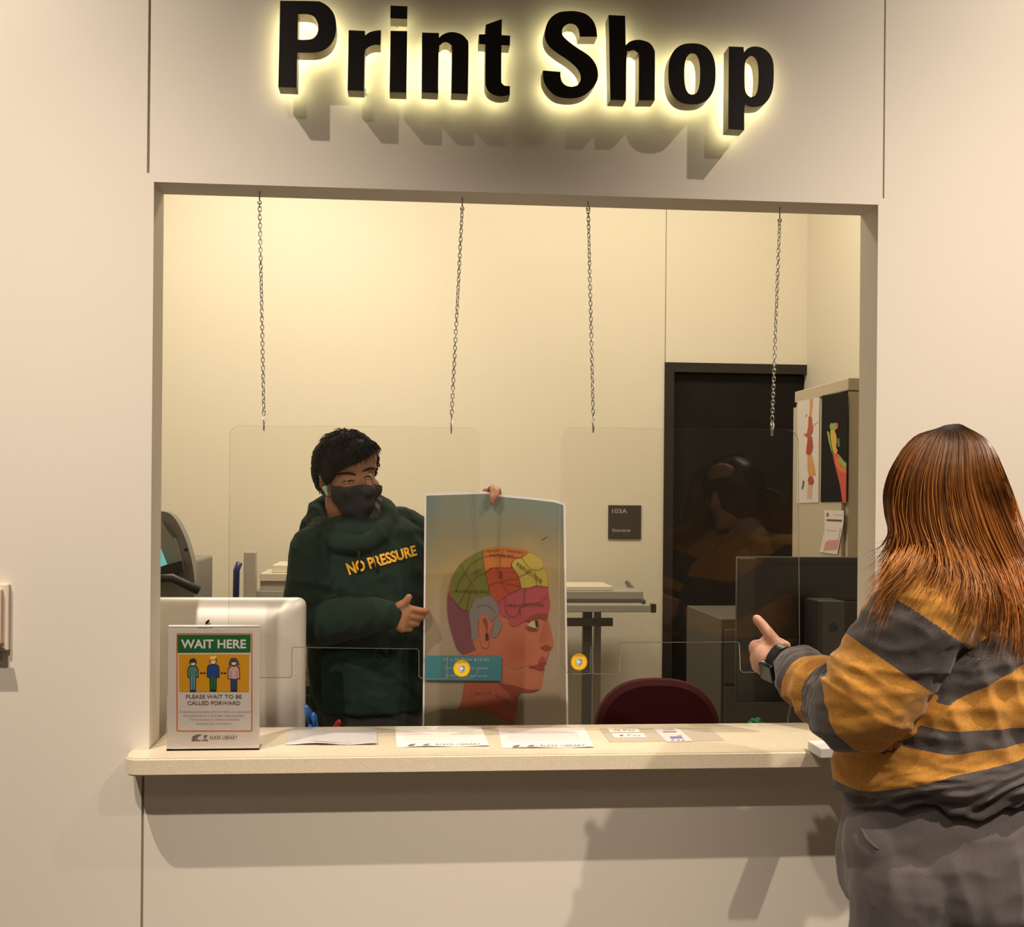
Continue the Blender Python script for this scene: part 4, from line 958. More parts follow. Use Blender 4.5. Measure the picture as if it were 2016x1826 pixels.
# folds
n1 = fbm(v, 9, 9, 26, 1); n2 = fbm(v, 22, 22, 40, 2)
def around(pts, v):      # coordinate along the arm for cuff wrinkles
    p, _d = chain_param(v, pts, arm_r); return p
cuffw = sstep(ap, 1.15, 1.9)*(1-sstep(ap, 2.80, 2.9))*arm_w
wr_ = np.array([noise.noise(V((a*9.0, p[0]*10, p[2]*10))) for a, p in zip(ap, v)])
el = np.exp(-((ap-1.0)/.30)**2)*arm_w
tz = v[:, 2]; zh = top_rows[-2][0].z; zlow = top_rows[7][0].z
low = (1-sstep(tz, zh+.02, zlow+.05))*(1-arm_w)
diag = np.array([noise.noise(V((p[0]*6, p[1]*6, p[2]*30-p[0]*14))) for p in v])
disp = .0055*n1 + .002*n2 + .013*wr_*cuffw + .008*el*(1-2*np.abs(wr_)) + .011*(1-2*np.abs(diag))*low
vt = np.array([noise.noise(V((p[0]*16+p[2]*5, p[1]*16, p[2]*3.5+4))) for p in v]); mid = sstep(tz, zlow, zlow+.08)*(1-arm_w)
disp += .009*(1-2*np.abs(vt))*mid
hemw = 1-sstep(tz, zh-.006, zh+.012)
v = v + nr*disp[:, None]; v = v - nr*(.010*hemw*(1-arm_w))[:, None]
lift = .036*sstep(v[:, 0], at(1690, 1580, Y=-.75).x, at(1800, 1580, Y=-.75).x) - .016*np.exp(-((v[:, 0]-at(1900, 1580, Y=-.75).x)/.04)**2)
v[:, 2] += lift*(1-sstep(tz, zh-.01, zlow+.02))*(1-arm_w); tz = v[:, 2]
# stripes: one continuous coordinate for sleeve and one for body, coded to a band number
def band_arm(a):
    xs = [-3, .13, .56, 1.22, 2.02, 2.52, 3.4]; ys = [0, 1, 2, 3, 4, 5, 6]; return np.interp(a, xs, ys)
RY = {1665: (1050, 1235, 1330, 1400, 1455, 1595, 1670), 1855: (1050, 1257, 1387, 1436, 1482, 1523, 1578), 2030: (1000, 1135, 1292, 1430, 1458, 1484, 1560)}
kx = [at(q, 1400, Y=-.76).x for q in RY]; RZ = [[at(q, y, Y=-.76).z for y in RY[q]] for q in RY]
ref = np.stack([np.interp(v[:, 0], kx, [RZ[0][b], RZ[1][b], RZ[2][b]]) for b in range(7)], 1)
band_t = np.full(len(v), 5.95)
for b in range(6):
    q = (ref[:, b]-tz)/(ref[:, b]-ref[:, b+1]); w_ = (q <= 1) & ((q > 0) | (b == 0)); band_t[w_] = np.clip(b+q[w_], 0.01, 5.95)
torso_d = np.array([0.]*len(v))
# distance to the body ellipse decides where sleeve ends and body begins
cz = np.array([r[0].z for r in top_rows])[::-1]; cxr = np.array([r[0].x for r in top_rows])[::-1]; cyr = np.array([r[0].y for r in top_rows])[::-1]; ar_ = np.array([r[1].length for r in top_rows])[::-1]; br_ = np.array([r[2].length for r in top_rows])[::-1]
ex = (v[:, 0]-np.interp(tz, cz, cxr))/np.interp(tz, cz, ar_); ey = (v[:, 1]-np.interp(tz, cz, cyr))/np.interp(tz, cz, br_)
torso_d = (np.sqrt(ex**2+ey**2)-1)*np.interp(tz, cz, br_)
sel = (ad-.012 < torso_d) & (ap > -.6)
bandv = np.where(sel, np.where(ap < .5, band_arm(ap), band_arm(np.where(ap < .7, ap+(ap2-ap)*(ap-.5)/.2, ap2))), band_t)
sw = bpy.data.materials.new('striped_jersey'); sw.use_nodes = True; nt = sw.node_tree; b = nt.nodes['Principled BSDF']; b.inputs['Roughness'].default_value = .9; b.inputs['Specular IOR Level'].default_value = .15; b.inputs['Sheen Weight'].default_value = .3
atn = nt.nodes.new('ShaderNodeAttribute'); atn.attribute_name = 'band'
pp = nt.nodes.new('ShaderNodeMath'); pp.operation = 'MODULO'; pp.inputs[1].default_value = 2.0
gt = nt.nodes.new('ShaderNodeMath'); gt.operation = 'GREATER_THAN'; gt.inputs[1].default_value = 1.0
nt.links.new(atn.outputs['Fac'], pp.inputs[0]); nt.links.new(pp.outputs[0], gt.inputs[0])
tc = nt.nodes.new('ShaderNodeTexCoord')
def ramp_noise(scale, c0, c1, lo=.35, hi=.65):
    n = nt.nodes.new('ShaderNodeTexNoise'); n.inputs['Scale'].default_value = scale; n.inputs['Detail'].default_value = 3; nt.links.new(tc.outputs['Object'], n.inputs['Vector'])
    r = nt.nodes.new('ShaderNodeValToRGB'); r.color_ramp.elements[0].position = lo; r.color_ramp.elements[1].position = hi; r.color_ramp.elements[0].color = (*c0, 1); r.color_ramp.elements[1].color = (*c1, 1); nt.links.new(n.outputs['Fac'], r.inputs['Fac']); return r, n
ry, _n = ramp_noise(260, (.62, .28, .048), (.74, .345, .068)); rg, ng = ramp_noise(900, (.075, .062, .060), (.17, .145, .14))
mx = nt.nodes.new('ShaderNodeMix'); mx.data_type = 'RGBA'; nt.links.new(gt.outputs[0], mx.inputs[0]); nt.links.new(ry.outputs[0], mx.inputs[6]); nt.links.new(rg.outputs[0], mx.inputs[7]); nt.links.new(mx.outputs[2], b.inputs['Base Color'])
bu = nt.nodes.new('ShaderNodeBump'); bu.inputs['Strength'].default_value = .25; bu.inputs['Distance'].default_value = .002; nt.links.new(ng.outputs['Fac'], bu.inputs['Height']); nt.links.new(bu.outputs['Normal'], b.inputs['Normal'])
wsw = np_obj('sweatshirt', v, f, sw, wo, {'band': bandv})
wsw['label'] = 'orange and charcoal striped sweatshirt'
bvh_sw = BVHTree.FromPolygons([V(p) for p in v], f)
# trousers
mb = MB(); PR = px_rows([(1548, 1690, 2010, .135), (1590, 1680, 2018, .150), (1640, 1672, 2017, .158), (1700, 1668, 2008, .158), (1760, 1676, 2004, .150), (1790, 1690, 1996, .13)], YW+.005); rings(mb, PR, 2.4)
for h, k_, a in ((HL, KL, AL), (HR, KR, AR)): limb(mb, [h, h.lerp(k_, .5), k_, a+V((0, 0, .02))], [.094, .086, .070, .058], 6, 20)
mb.ball(at(1950, 1655, Y=-.66), (.065, .09, .075)); mb.ball(at(1720, 1660, Y=-.66), (.05, .08, .06))
v, nr, f = remesh(mb, .0055, 8)
vf = np.array([1-2*abs(noise.noise(V((p[0]*13+p[2]*3, p[1]*13, p[2]*2.2)))) for p in v]); v = v + nr*(.0075*vf*(1-sstep(v[:, 2], .82, .95)) + .003*fbm(v, 12, 12, 18, 5))[:, None]
wtr = np_obj('trousers', v, f, fabric_mat('grey_heather_jersey', (.175, .150, .150), .28), wo); wtr['label'] = 'heather grey jogger trousers'
bvh_tr = BVHTree.FromPolygons([V(p) for p in v], f)
def on(bvh, px, py, off=.002):
    d = (FWD + RGT*((px-CX)/F) + UPV*(-(py-CY)/F)).normalized(); h, n, i, t = bvh.ray_cast(CAM, d); return (h - d*off) if h else None
pk = [on(bvh_tr, x, y, .001) for x, y in ((1694, 1618), (1698, 1636), (1706, 1652), (1718, 1664), (1729, 1672))]; pk = [p for p in pk if p]
if len(pk) > 2: MB().tube(pk, .0035, 6).build('pocket_edge', fabric_mat('grey_heather_jersey', (.175, .150, .150)), wtr, smooth=True)
for a in (AL, AR):
    mb = MB(); limb(mb, [a+V((0, 0, -.045))-wf*.035, a+wf*.07+V((0, 0, -.048)), a+wf*.17+V((0, 0, -.058))], [.040, .041, .030]); v, nr, f = remesh(mb, .006, 4); v[:, 2] = np.maximum(v[:, 2], .001); np_obj('shoe', v, f, m_shoe, wo)
# watch
ax = (hk-W_).normalized(); wc = at(1534, 1304, Y=-.482); s1 = (V((.25, .1, 1))-ax*ax.dot(V((.25, .1, 1)))).normalized(); n1_ = ax.cross(s1)
if n1_.y > 0: n1_ = -n1_
wt = MB(); vs_ = []
for q in range(28):
    a = 2*PI*q/28; e_ = s1*math.cos(a); g_ = n1_*math.sin(a); pa = wc+e_*.0325+g_*.0265; pb = wc+e_*.0355+g_*.0295; vs_ += [pa-ax*.010, pa+ax*.010, pb+ax*.010, pb-ax*.010]
wt.add(vs_, [tuple(((q*4+a) if z_ == 0 else (((q+1) % 28)*4+a)) for a, z_ in ((r_, 0), ((r_+1) % 4, 0), ((r_+1) % 4, 1), (r_, 1))) for q in range(28) for r_ in range(4)])
wb = wt.build('watch_band', mat('black_watch_band', (.012, .012, .014), .35), wo, smooth=True)
angle_smooth(wb, 40)
wd = (n1_*.75-s1*.66).normalized(); wcn = wc + (s1*(-.66)*.0325+n1_*.75*.0265)*1.02; sd = ax.cross(wd).normalized()
mb = MB(); mb.bbox((-.017, -.020, -.006), (.017, .020, .006), .005, 3); Rw = Matrix((ax, sd, wd)).transposed(); mb.v = [wcn+wd*.004+Rw @ p for p in mb.v]; wcs = mb.build('watch_case', mat('black_watch_case', (.01, .01, .011), .15, spec=.8), wb, smooth=True)
mb = MB(); mb.bbox((-.0155, -.0185, .0058), (.0155, .0185, .0066), .0003, 1); mb.v = [wcn+wd*.004+Rw @ p for p in mb.v]; mb.build('watch_glass', mat('watch_glass', (.02, .018, .014), .03, spec=1.), wcs)
# hair: guides in the picture give directions, the head and the clothes give the depth
GD = [
 [(1852,843),(1800,862),(1762,912),(1747,962),(1753,1005),(1767,1042),(1758,1075),(1722,1092)],
 [(1856,841),(1815,864),(1778,925),(1770,995),(1784,1055),(1776,1100),(1748,1160),(1724,1215)],
 [(1860,839),(1832,866),(1802,940),(1800,1020),(1818,1080),(1800,1130),(1752,1190),(1730,1262)],
 [(1865,838),(1850,872),(1832,950),(1838,1030),(1862,1095),(1868,1140),(1846,1190),(1812,1235)],
 [(1872,837),(1872,876),(1864,955),(1878,1040),(1902,1110),(1915,1160),(1905,1205),(1885,1245)],
 [(1880,836),(1896,872),(1900,955),(1922,1045),(1952,1120),(1972,1180),(1975,1235),(1965,1290)],
 [(1888,836),(1920,870),(1936,950),(1964,1040),(1996,1120),(2015,1190),(2022,1260),(2018,1320)],
 [(1894,838),(1938,868),(1966,940),(1994,1030),(2018,1115),(2032,1195),(2036,1265),(2030,1320)],
 [(1898,841),(1948,872),(1980,942),(2008,1030),(2032,1115),(2046,1195),(2048,1270),(2040,1325)]]
GD = [[np.array(q) for q in cat_rom(g, 4)] for g in GD]; NS = len(GD[0])
def hair_point(u, k, depth):
    """u across guides, k along; depth 0 outer .. 1 inner"""
    i = min(int(u), len(GD)-2); t = u-i; p = GD[i][k]*(1-t)+GD[i+1][k]*t
    px, py = p; w = max(0., 1-((px-1866)/124.)**2-(max(0, 966-py)/134.)**2); Yh = -.655-.108*math.sqrt(w)
    if py > 1000: 
        g = min(1., (py-1000)/130); Yh = Yh*(1-g)+g*(-.79+.0006*abs(px-1880))
    if py < 1070:
        for dx_ in (0, -8, 8):
            h = on(bvh_wb, px+dx_, py+4, 0)
            if h is not None: Yh = min(Yh, h.y-.014)
    h = on(bvh_sw, px, py, 0)
    if h is not None: Yh = min(Yh, h.y-.006) if py > 1040 else Yh
    return px, py, Yh
mbh = MB(); hv, hf, ht, hr = [], [], [], []
grid = {}
UN = 65
for a in range(UN):
    for k in range(NS): grid[a, k] = hair_point(a*(len(GD)-1)/(UN-1), k, 0)
rng = random.Random(3)
def strand(u, depth, wav, ln, r, rc):
    pts = []; a = u/(len(GD)-1)*(UN-1); i = min(int(a), UN-2); t = a-i; ph = rng.random()*6; j1 = rng.gauss(0, 1); j2 = rng.gauss(0, 1)
    for k in range(NS):
        s = k/(NS-1)
        if s > ln: break
        g0, g1 = grid[i, k], grid[i+1, k]; px, py, Yh = [g0[q]*(1-t)+g1[q]*t for q in range(3)]
        sp = s*s
        px += wav*math.sin(ph+s*5.)*sp*14 + j1*sp*16 + .6*j2*math.sin(s*9+ph); py += j2*sp*16
        pts.append(at(px, py, Y=Yh + depth*(.35+.65*min(1, s*2)) - .004*abs(j1)*s))
    if len(pts) < 4: return
    n = len(pts); base = len(hv); t0 = (pts[1]-pts[0]).normalized(); A = t0.orthogonal().normalized()
    for q, p in enumerate(pts):
        tt = (pts[min(q+1, n-1)]-pts[max(q-1, 0)]).normalized(); A = (A-tt*A.dot(tt)).normalized(); B = tt.cross(A); rad = r*(1 if q < n-6 else max(.12, (n-1-q)/6))
        for m_ in range(3): g = 2*PI*m_/3; hv.append(p+(A*math.cos(g)+B*math.sin(g))*rad); ht.append(q/(NS-1)); hr.append(rc)
    for q in range(n-1):
        for m_ in range(3): m2 = (m_+1) % 3; hf.append((base+q*3+m_, base+q*3+m2, base+(q+1)*3+m2, base+(q+1)*3+m_))
clump = [rng.random() for _ in range(80)]
for n_ in range(5200):
    u = rng.random()*(len(GD)-1); d = .002+.055*rng.random()**1.6
    # the shoulder shows between the front lock and the back hair
    ln = .72+.28*rng.random()**.7
    if 2.0 < u < 3.9: ln = min(ln, .62+.30*rng.random()**3)
    rc = .30*clump[int(u*9.9)]+.25*clump[int(u*3.3)]+.45*rng.random()
    strand(u, d if n_ > 1100 else .001, rng.gauss(0, .6), ln, .0009+.0005*rng.random(), rc)
for n_ in range(60): strand(rng.random()*(len(GD)-1), -.004, rng.gauss(0, 2.2), .95, .0007, rng.random())
hm = bpy.data.materials.new('copper_brown_hair'); hm.use_nodes = True; nt = hm.node_tree; b = nt.nodes['Principled BSDF']; b.inputs['Roughness'].default_value = .36; b.inputs['Specular IOR Level'].default_value = .55
a1 = nt.nodes.new('ShaderNodeAttribute'); a1.attribute_name = 'along'; a2 = nt.nodes.new('ShaderNodeAttribute'); a2.attribute_name = 'rnd'
r1 = nt.nodes.new('ShaderNodeValToRGB'); e = r1.color_ramp.elements; e[0].position = .05; e[0].color = (.018, .010, .007, 1); e[1].position = .34; e[1].color = (.38, .15, .036, 1); x_ = e.new(1.0); x_.color = (.60, .27, .08, 1)
r2 = nt.nodes.new('ShaderNodeValToRGB'); e = r2.color_ramp.elements; e[0].position = .15; e[0].color = (.38, .34, .33, 1); e[1].position = .85; e[1].color = (1.7, 1.6, 1.45, 1); 
mm = nt.nodes.new('ShaderNodeMix'); mm.data_type = 'RGBA'; mm.blend_type = 'MULTIPLY'; mm.inputs[0].default_value = 1
nt.links.new(a1.outputs['Fac'], r1.inputs['Fac']); nt.links.new(a2.outputs['Fac'], r2.inputs['Fac']); nt.links.new(r1.outputs[0], mm.inputs[6]); nt.links.new(r2.outputs[0], mm.inputs[7]); nt.links.new(mm.outputs[2], b.inputs['Base Color'])
who = np_obj('hair', np.array([tuple(p) for p in hv]), hf, hm, wo, {'along': ht, 'rnd': hr}); who['kind'] = 'stuff'; who['label'] = 'long copper brown hair with dark roots'
# solid under-layer of the hair
mb = MB(); Rh = Matrix.Rotation(math.radians(35), 3, 'Z')
mb.ball(headc+V((.004, .004, .006)), (.092, .092, .104), 24, 16)
lay = []
for py, xl_, xr_, b_ in ((940, 1786, 1950, .070), (1000, 1800, 1962, .06), (1050, 1822, 1980, .045), (1090, 1850, 1990, .035)):
    l, r = at(xl_, py, Y=-.65), at(xr_, py, Y=-.65); lay.append(((l+r)/2, (r-l)/2, V((0, b_, 0))))
rings(mb, lay, 2.2); v, nr, f = remesh(mb, .006, 6)
np_obj('hair_underlayer', v, f, hm, who, {'along': np.clip((headc.z+.10-v[:, 2])/.40, .1, .8), 'rnd': np.full(len(v), .12)})

# ------------------------------------------------------------------ the staff member in the green hoodie
YN = .68
mo = thing('person', (at(715, 1200, Y=YN).x, YN, 0), 'person in a dark green hoodie and black face mask holding up a poster', 'person')
hc = at(684, 941, Y=.655); hf_ = V((.64, -.77, -.10))
ROWS = [(1014, 664, 756, .060), (1026, 626, 800, .088), (1044, 602, 832, .108), (1090, 594, 848, .120), (1150, 597, 848, .125), (1220, 604, 844, .125), (1300, 611, 840, .126), (1365, 613, 839, .128), (1392, 617, 836, .122)]
hrows = px_rows(ROWS, YN)
s1_, e1_, w1_ = at(622, 1080, Y=.63), at(616, 1222, Y=.585), at(772, 1211, Y=.462)
s2_, e2_, w2_ = at(808, 1056, Y=.71), at(905, 1185, Y=.645), at(952, 1040, Y=.575)
mb = MB(); P, R_ = head(mb, hc, hf_, V((-.06, 0, 1)), 1.0)
limb(mb, [hc+V((-.01, .01, -.07)), at(690, 1040, Y=.69), at(700, 1075, Y=YN)], [.055, .055, .075])
rings(mb, [(c, a*.82, b_*.82) for c, a, b_ in hrows[2:]])
limb(mb, [s1_, e1_, w1_], [.045, .038, .026]); limb(mb, [s2_, e2_, w2_], [.045, .038, .026])
rk = at(800, 1219, Y=.452)
hand(mb, w1_, rk, V((0, 0, 1)), V((.1, 1, 0)), 1.04, ((26, 52, 30), (40, 66, 42), (52, 72, 45), (60, 76, 48)), [at(786, 1194, Y=.450), at(798, 1186, Y=.443), at(805, 1176, Y=.440)], .028)
lk = at(968, 1004, Y=.552)
hand(mb, w2_, lk, V((-1, .1, 0)), V((0, -1, 0)), .95, ((0, 0, 0), (0, 0, 0), (35, 95, 70), (35, 95, 70)), [at(950, 1006, Y=.540), at(950, 985, Y=.530), at(956, 967, Y=.522)], .026, skip=(0, 1))
for fp in ([(968, 1004, .552), (968, 980, .540), (969, 962, .522), (970, 963, .494), (969, 978, .479), (969, 989, .478)], [(982, 1004, .552), (982, 982, .540), (980, 966, .524), (979, 966, .496), (977, 974, .480), (976, 980, .478)]):
    limb(mb, [at(a, b_, Y=c_) for a, b_, c_ in fp], [.0095, .0098, .0098, .0094, .009, .0078], 4, 12)
g1, g2 = at(670, 1400, Y=YN), at(775, 1400, Y=YN)
for h in (g1, g2):
    k_ = V((h.x, YN-.01, .48)); a_ = V((h.x, YN+.01, .09)); limb(mb, [V((h.x, YN, h.z+.05)), k_, a_], [.08, .052, .038]); limb(mb, [a_+V((0, 0, -.045)), a_+V((.08, -.15, -.062))], [.032, .024])
v, nr, f = remesh(mb, .0040, 4)
np_obj('body', v, f, m_skin2, mo); bvh_h = BVHTree.FromPolygons([V(p) for p in v], f)
# hoodie
mb = MB(); rings(mb, hrows)
limb(mb, [hrows[3][0].lerp(s1_, .6), s1_, s1_.lerp(e1_, .5)+V((-.006, 0, 0)), e1_, e1_.lerp(w1_, .5), e1_.lerp(w1_, .86), w1_], [.072, .067, .070, .062, .052, .045, .034], 6, 20)
limb(mb, [hrows[3][0].lerp(s2_, .6), s2_, e2_, w2_], [.075, .072, .056, .036], 6, 20)
hood = [at(*q[:2], Y=q[2]) for q in ((622, 1036, .70), (638, 1058, .61), (676, 1072, .565), (718, 1070, .555), (752, 1046, .575), (764, 1012, .65), (740, 996, .73), (690, 990, .77), (644, 1000, .76), (624, 1018, .73), (622, 1036, .70))]
limb(mb, hood, [.028, .024, .020, .020, .020, .022, .026, .032, .034, .032, .028], 4, 12)
limb(mb, [at(632, 1012, Y=.75), at(612, 1044, Y=.75), at(618, 1075, Y=.74)], [.034, .034, .03])
v, nr, f = remesh(mb, .0046, 7)
ap, ad = chain_param(v, [s1_, e1_, w1_], [.073, .062, .034]); aw = sstep(-ad, -.03, .0)
fd = np.array([1-2*abs(noise.noise(V((p[0]*11+p[2]*8, p[1]*9, p[2]*9+2)))) for p in v]); wr_ = np.array([1-2*abs(noise.noise(V((a*7, p[0]*8, p[2]*8)))) for a, p in zip(ap, v)])
el = np.exp(-((ap-.98)/.32)**2)*aw
v = v + nr*(.0075*fd*(1-.5*aw) + .012*wr_*el + .003*fbm(v, 24, 24, 24, 8))[:, None]
m_hood = fabric_mat('dark_green_fleece', (.0058, .0175, .0115), .2, .9, 500, .06); m_hood.node_tree.nodes['Principled BSDF'].inputs['Sheen Weight'].default_value = .04
mho = np_obj('hoodie', v, f, m_hood, mo); mho['label'] = 'dark green hooded sweatshirt with yellow lettering'
bvh_ho = BVHTree.FromPolygons([V(p) for p in v], f)
# chest lettering laid on the cloth
vs, fs = text_geo('NO PRESSURE', .035)
bm = bmesh.new(); bv = [bm.verts.new((x, y, 0)) for x, y in vs]
for q in fs:
    try: bm.faces.new([bv[i] for i in q])
    except ValueError: pass
for k in range(1, 40): bmesh.ops.bisect_plane(bm, geom=bm.verts[:]+bm.edges[:]+bm.faces[:], plane_co=(k/40, 0, 0), plane_no=(1, 0, 0))
for k in range(1, 4): bmesh.ops.bisect_plane(bm, geom=bm.verts[:]+bm.edges[:]+bm.faces[:], plane_co=(0, k/4, 0), plane_no=(0, 1, 0))
bm.verts.index_update(); tl, tr, br, bl = [V(p) for p in ((680, 1110), (817, 1073), (822, 1094), (688, 1133))]; out = []; last = None
for q in bm.verts:
    a_ = tl.lerp(tr, q.co.x); b_ = bl.lerp(br, q.co.x); p = b_.lerp(a_, q.co.y); h = on(bvh_ho, p.x, p.y, .003); h = h or last or at(p.x, p.y, Y=.55); last = h; out.append(h)
mb = MB(); mb.add(out, [[q.index for q in ff.verts] for ff in bm.faces]); bm.free()
lt = mb.build('chest_lettering', mat('yellow_print', (.72, .36, .02), .6), mho); lt['label'] = 'yellow capitals NO PRESSURE'
for dx in (-.016, .02):
    st = [on(bvh_ho, x, y, .003) for x, y in ((718+dx*700, 1086), (722+dx*900, 1105), (724+dx*1000, 1128))]
    if all(st): MB().tube(st, .0028, 6).build('drawstring', m_hood, mho, smooth=True)
# trousers and shoes
mb = MB(); rings(mb, px_rows([(1350, 622, 832, .11), (1400, 618, 836, .118), (1450, 622, 834, .12), (1500, 630, 826, .11)], YN), 2.4)
for h in (g1, g2): limb(mb, [V((h.x, YN, h.z-.02)), V((h.x, YN-.01, .48)), V((h.x, YN+.01, .10))], [.09, .075, .06], 6, 18)
v, nr, f = remesh(mb, .007, 6); np_obj('trousers', v, f, fabric_mat('black_twill', (.008, .008, .009), .2), mo)
for h in (g1, g2):
    mb = MB(); a_ = V((h.x, YN+.01, .045)); limb(mb, [a_+V((-.02, .03, 0)), a_+V((.04, -.07, -.002)), a_+V((.085, -.16, -.012))], [.042, .042, .032]); v, nr, f = remesh(mb, .006, 4); v[:, 2] = np.maximum(v[:, 2], .001); np_obj('shoe', v, f, m_shoe, mo)
# head frame for mask and hair
fH = hf_.normalized(); upH = V((-.06, 0, 1)); sH = fH.cross(upH).normalized(); uH = sH.cross(fH).normalized()
def scalp(az, el, off, c=None):
    """point above the head surface; az 0 = face, + = the side towards s"""
    c0 = hc + uH*(.0 if c is None else c)
    d = (fH*math.cos(az)*math.cos(el) + sH*math.sin(az)*math.cos(el) + uH*math.sin(el)).normalized()
    h, n, i, t = bvh_h.ray_cast(c0 + d*.30, -d)
    if h is None: return c0 + d*.09
    return h + d*off
def shell(name, fn, nu, nv, thick, m, parent):
    mb = MB(); A = [[fn(i/nu, j/nv, 0) for i in range(nu+1)] for j in range(nv+1)]; B = [[fn(i/nu, j/nv, thick) for i in range(nu+1)] for j in range(nv+1)]
    W1 = nu+1; vs = [p for r in A for p in r]+[p for r in B for p in r]; K = len(A)*W1; fs = []
    for j in range(nv):
        for i in range(nu): q = (j*W1+i, j*W1+i+1, (j+1)*W1+i+1, (j+1)*W1+i); fs += [q, tuple(K+a for a in q[::-1])]
    bd = list(range(W1))+[j*W1+nu for j in range(1, nv+1)]+[nv*W1+i for i in range(nu-1, -1, -1)]+[j*W1 for j in range(nv-1, 0, -1)]
    fs += [(bd[i], bd[(i+1) % len(bd)], K+bd[(i+1) % len(bd)], K+bd[i]) for i in range(len(bd))]
    mb.add(vs, fs); o = mb.build(name, m, parent); return angle_smooth(o, 60)
def mask_fn(u, v_, off):
    az = math.radians(-72+144*u); q = abs(az)/math.radians(72)
    top = math.radians(-5)-math.radians(9)*q**1.2; bot = math.radians(-66)+math.radians(24)*q**2
    el = top+(bot-top)*v_; ten = .006+.006*math.sin(PI*min(1, v_*1.1))*(1-q*.8)
    return scalp(az, el, off+ten)
mk = shell('face_mask', mask_fn, 40, 22, .0015, mat('black_mask_cloth', (.012, .012, .016), .6), mo)
for e in (-1, 1):
    pts = [scalp(math.radians(e*71), math.radians(a_), .006) for a_ in (-12, )]+[scalp(math.radians(e*84), math.radians(4), .008), scalp(math.radians(e*100), math.radians(8), .012), scalp(math.radians(e*104), math.radians(-12), .010), scalp(math.radians(e*86), math.radians(-30), .006), scalp(math.radians(e*71), math.radians(-38), .006)]
    MB().tube(pts, .0016, 6).build('ear_loop', m_black, mk, smooth=True)
def hairline(dg): return math.radians(np.interp(dg, [-180, -120, -106, -92, -84, -72, -60, -48, -34, -18, 0, 18, 36, 50, 62, 72, 84, 92, 106, 120, 180], [-40, -22, 10, 8, -10, 2, 22, 38, 46, 44, 36, 29, 25, 20, 10, -4, -12, 8, 10, -22, -40]))
def hair_fn(u, v_, off):
    az = math.radians(-180+360*u); q = abs(az); dg = math.degrees(az)
    # hairline: forehead, temples, in front of and behind the ear
    line_ = hairline(dg)
    el = line_+(PI/2-line_)*v_; base = .003+.010*min(1, v_*5)**.8
    n_ = noise.noise(V((math.cos(az)*3*math.cos(el), math.sin(az)*3*math.cos(el), el*2.2)))*.006+noise.noise(V((math.cos(az)*9*math.cos(el), math.sin(az)*9*math.cos(el), el*6)))*.003
    return scalp(az, min(el, PI/2-.02), off*.5+(base+n_ if off else .001))
m_bh = mat('black_hair', (.009, .007, .006), .8, spec=.25)
mh = shell('hair', hair_fn, 90, 30, .004, m_bh, mo)
mb = MB(); rg = random.Random(5)
for _ in range(1700):
    az = rg.uniform(-PI, PI); l0 = hairline(math.degrees(az)); el = l0+(PI/2-l0)*(1-(1-rg.random())**.7)*.98+.04
    if el > PI/2-.03: el = PI/2-.03
    top_ = max(0, math.sin(el)); out_ = .010+.012*top_*rg.random()+.004*rg.random()
    a0 = scalp(az, el, .006); a1_ = scalp(az+rg.uniform(-.22, .16), el-rg.uniform(.04, .10+.16*top_), out_)
    mb.tube([a0, a0.lerp(a1_, .5)+(a0-hc).normalized()*(.003+.006*top_), a1_], [.0020, .0018, .0005], 3, cap=False)
mb.build('hair_tufts', m_bh, mh, kind='stuff')
for ex_, ey_, kk in ((686, 948, 1.), (726, 939, .8)):
    h = on(bvh_h, ex_, ey_, -.0072)
    if h is None: continue
    eye = MB().ball(h, .0100, 16, 12).build('eye', mat('eye_white', (.26, .21, .18), .4), mo, smooth=True)
    d = (CAM+V((.55, 0, -.1))-h).normalized(); MB().ball(h+d*.0052, .0056, 14, 10).build('iris', mat('dark_iris', (.010, .007, .005), .15), eye, smooth=True)
    def arc(dy0, bow, off, r, nm, m_, w_=12):
        pp_ = [on(bvh_h, ex_+a*w_*kk, ey_+dy0-bow*(1-a*a)-1.2*a, off) for a in (-1, -.66, -.33, 0, .33, .66, 1)]
        if all(pp_): MB().tube(pp_, [r*.5, r*.85, r, r, r, r*.85, r*.5], 8).build(nm, m_, mo, smooth=True)
    arc(.5, 4.6, .000, .0042, 'upper_lid', m_skin2); arc(1.0, -3.4, .000, .0034, 'lower_lid', m_skin2); arc(.5, 2.4, .0034, .0011, 'eyelashes', m_bh, 11)
for pts in ([(664, 935), (676, 932), (688, 932), (700, 935)], [(714, 928), (723, 924), (732, 922), (739, 923)]):
    pp_ = [on(bvh_h, *q, .001) for q in pts]
    if all(pp_): MB().tube(pp_, [.002, .0034, .0034, .002], 6).build('eyebrow', m_bh, mo, smooth=True)
# wireless earbud in his right ear
q = on(bvh_h, 640, 962, .004) or at(640, 962, Y=.62)
eb = MB(); eb.ball(q, .0085, 12, 8); eb.tube([q+V((.001, -.004, -.004)), at(645, 976, Y=q.y-.006)], .0038, 8); eo = eb.build('earbud', mat('white_plastic_lit_green', (.30, .52, .34), .35), mo, smooth=True)  # white earbud; the green light on it is put into its colour

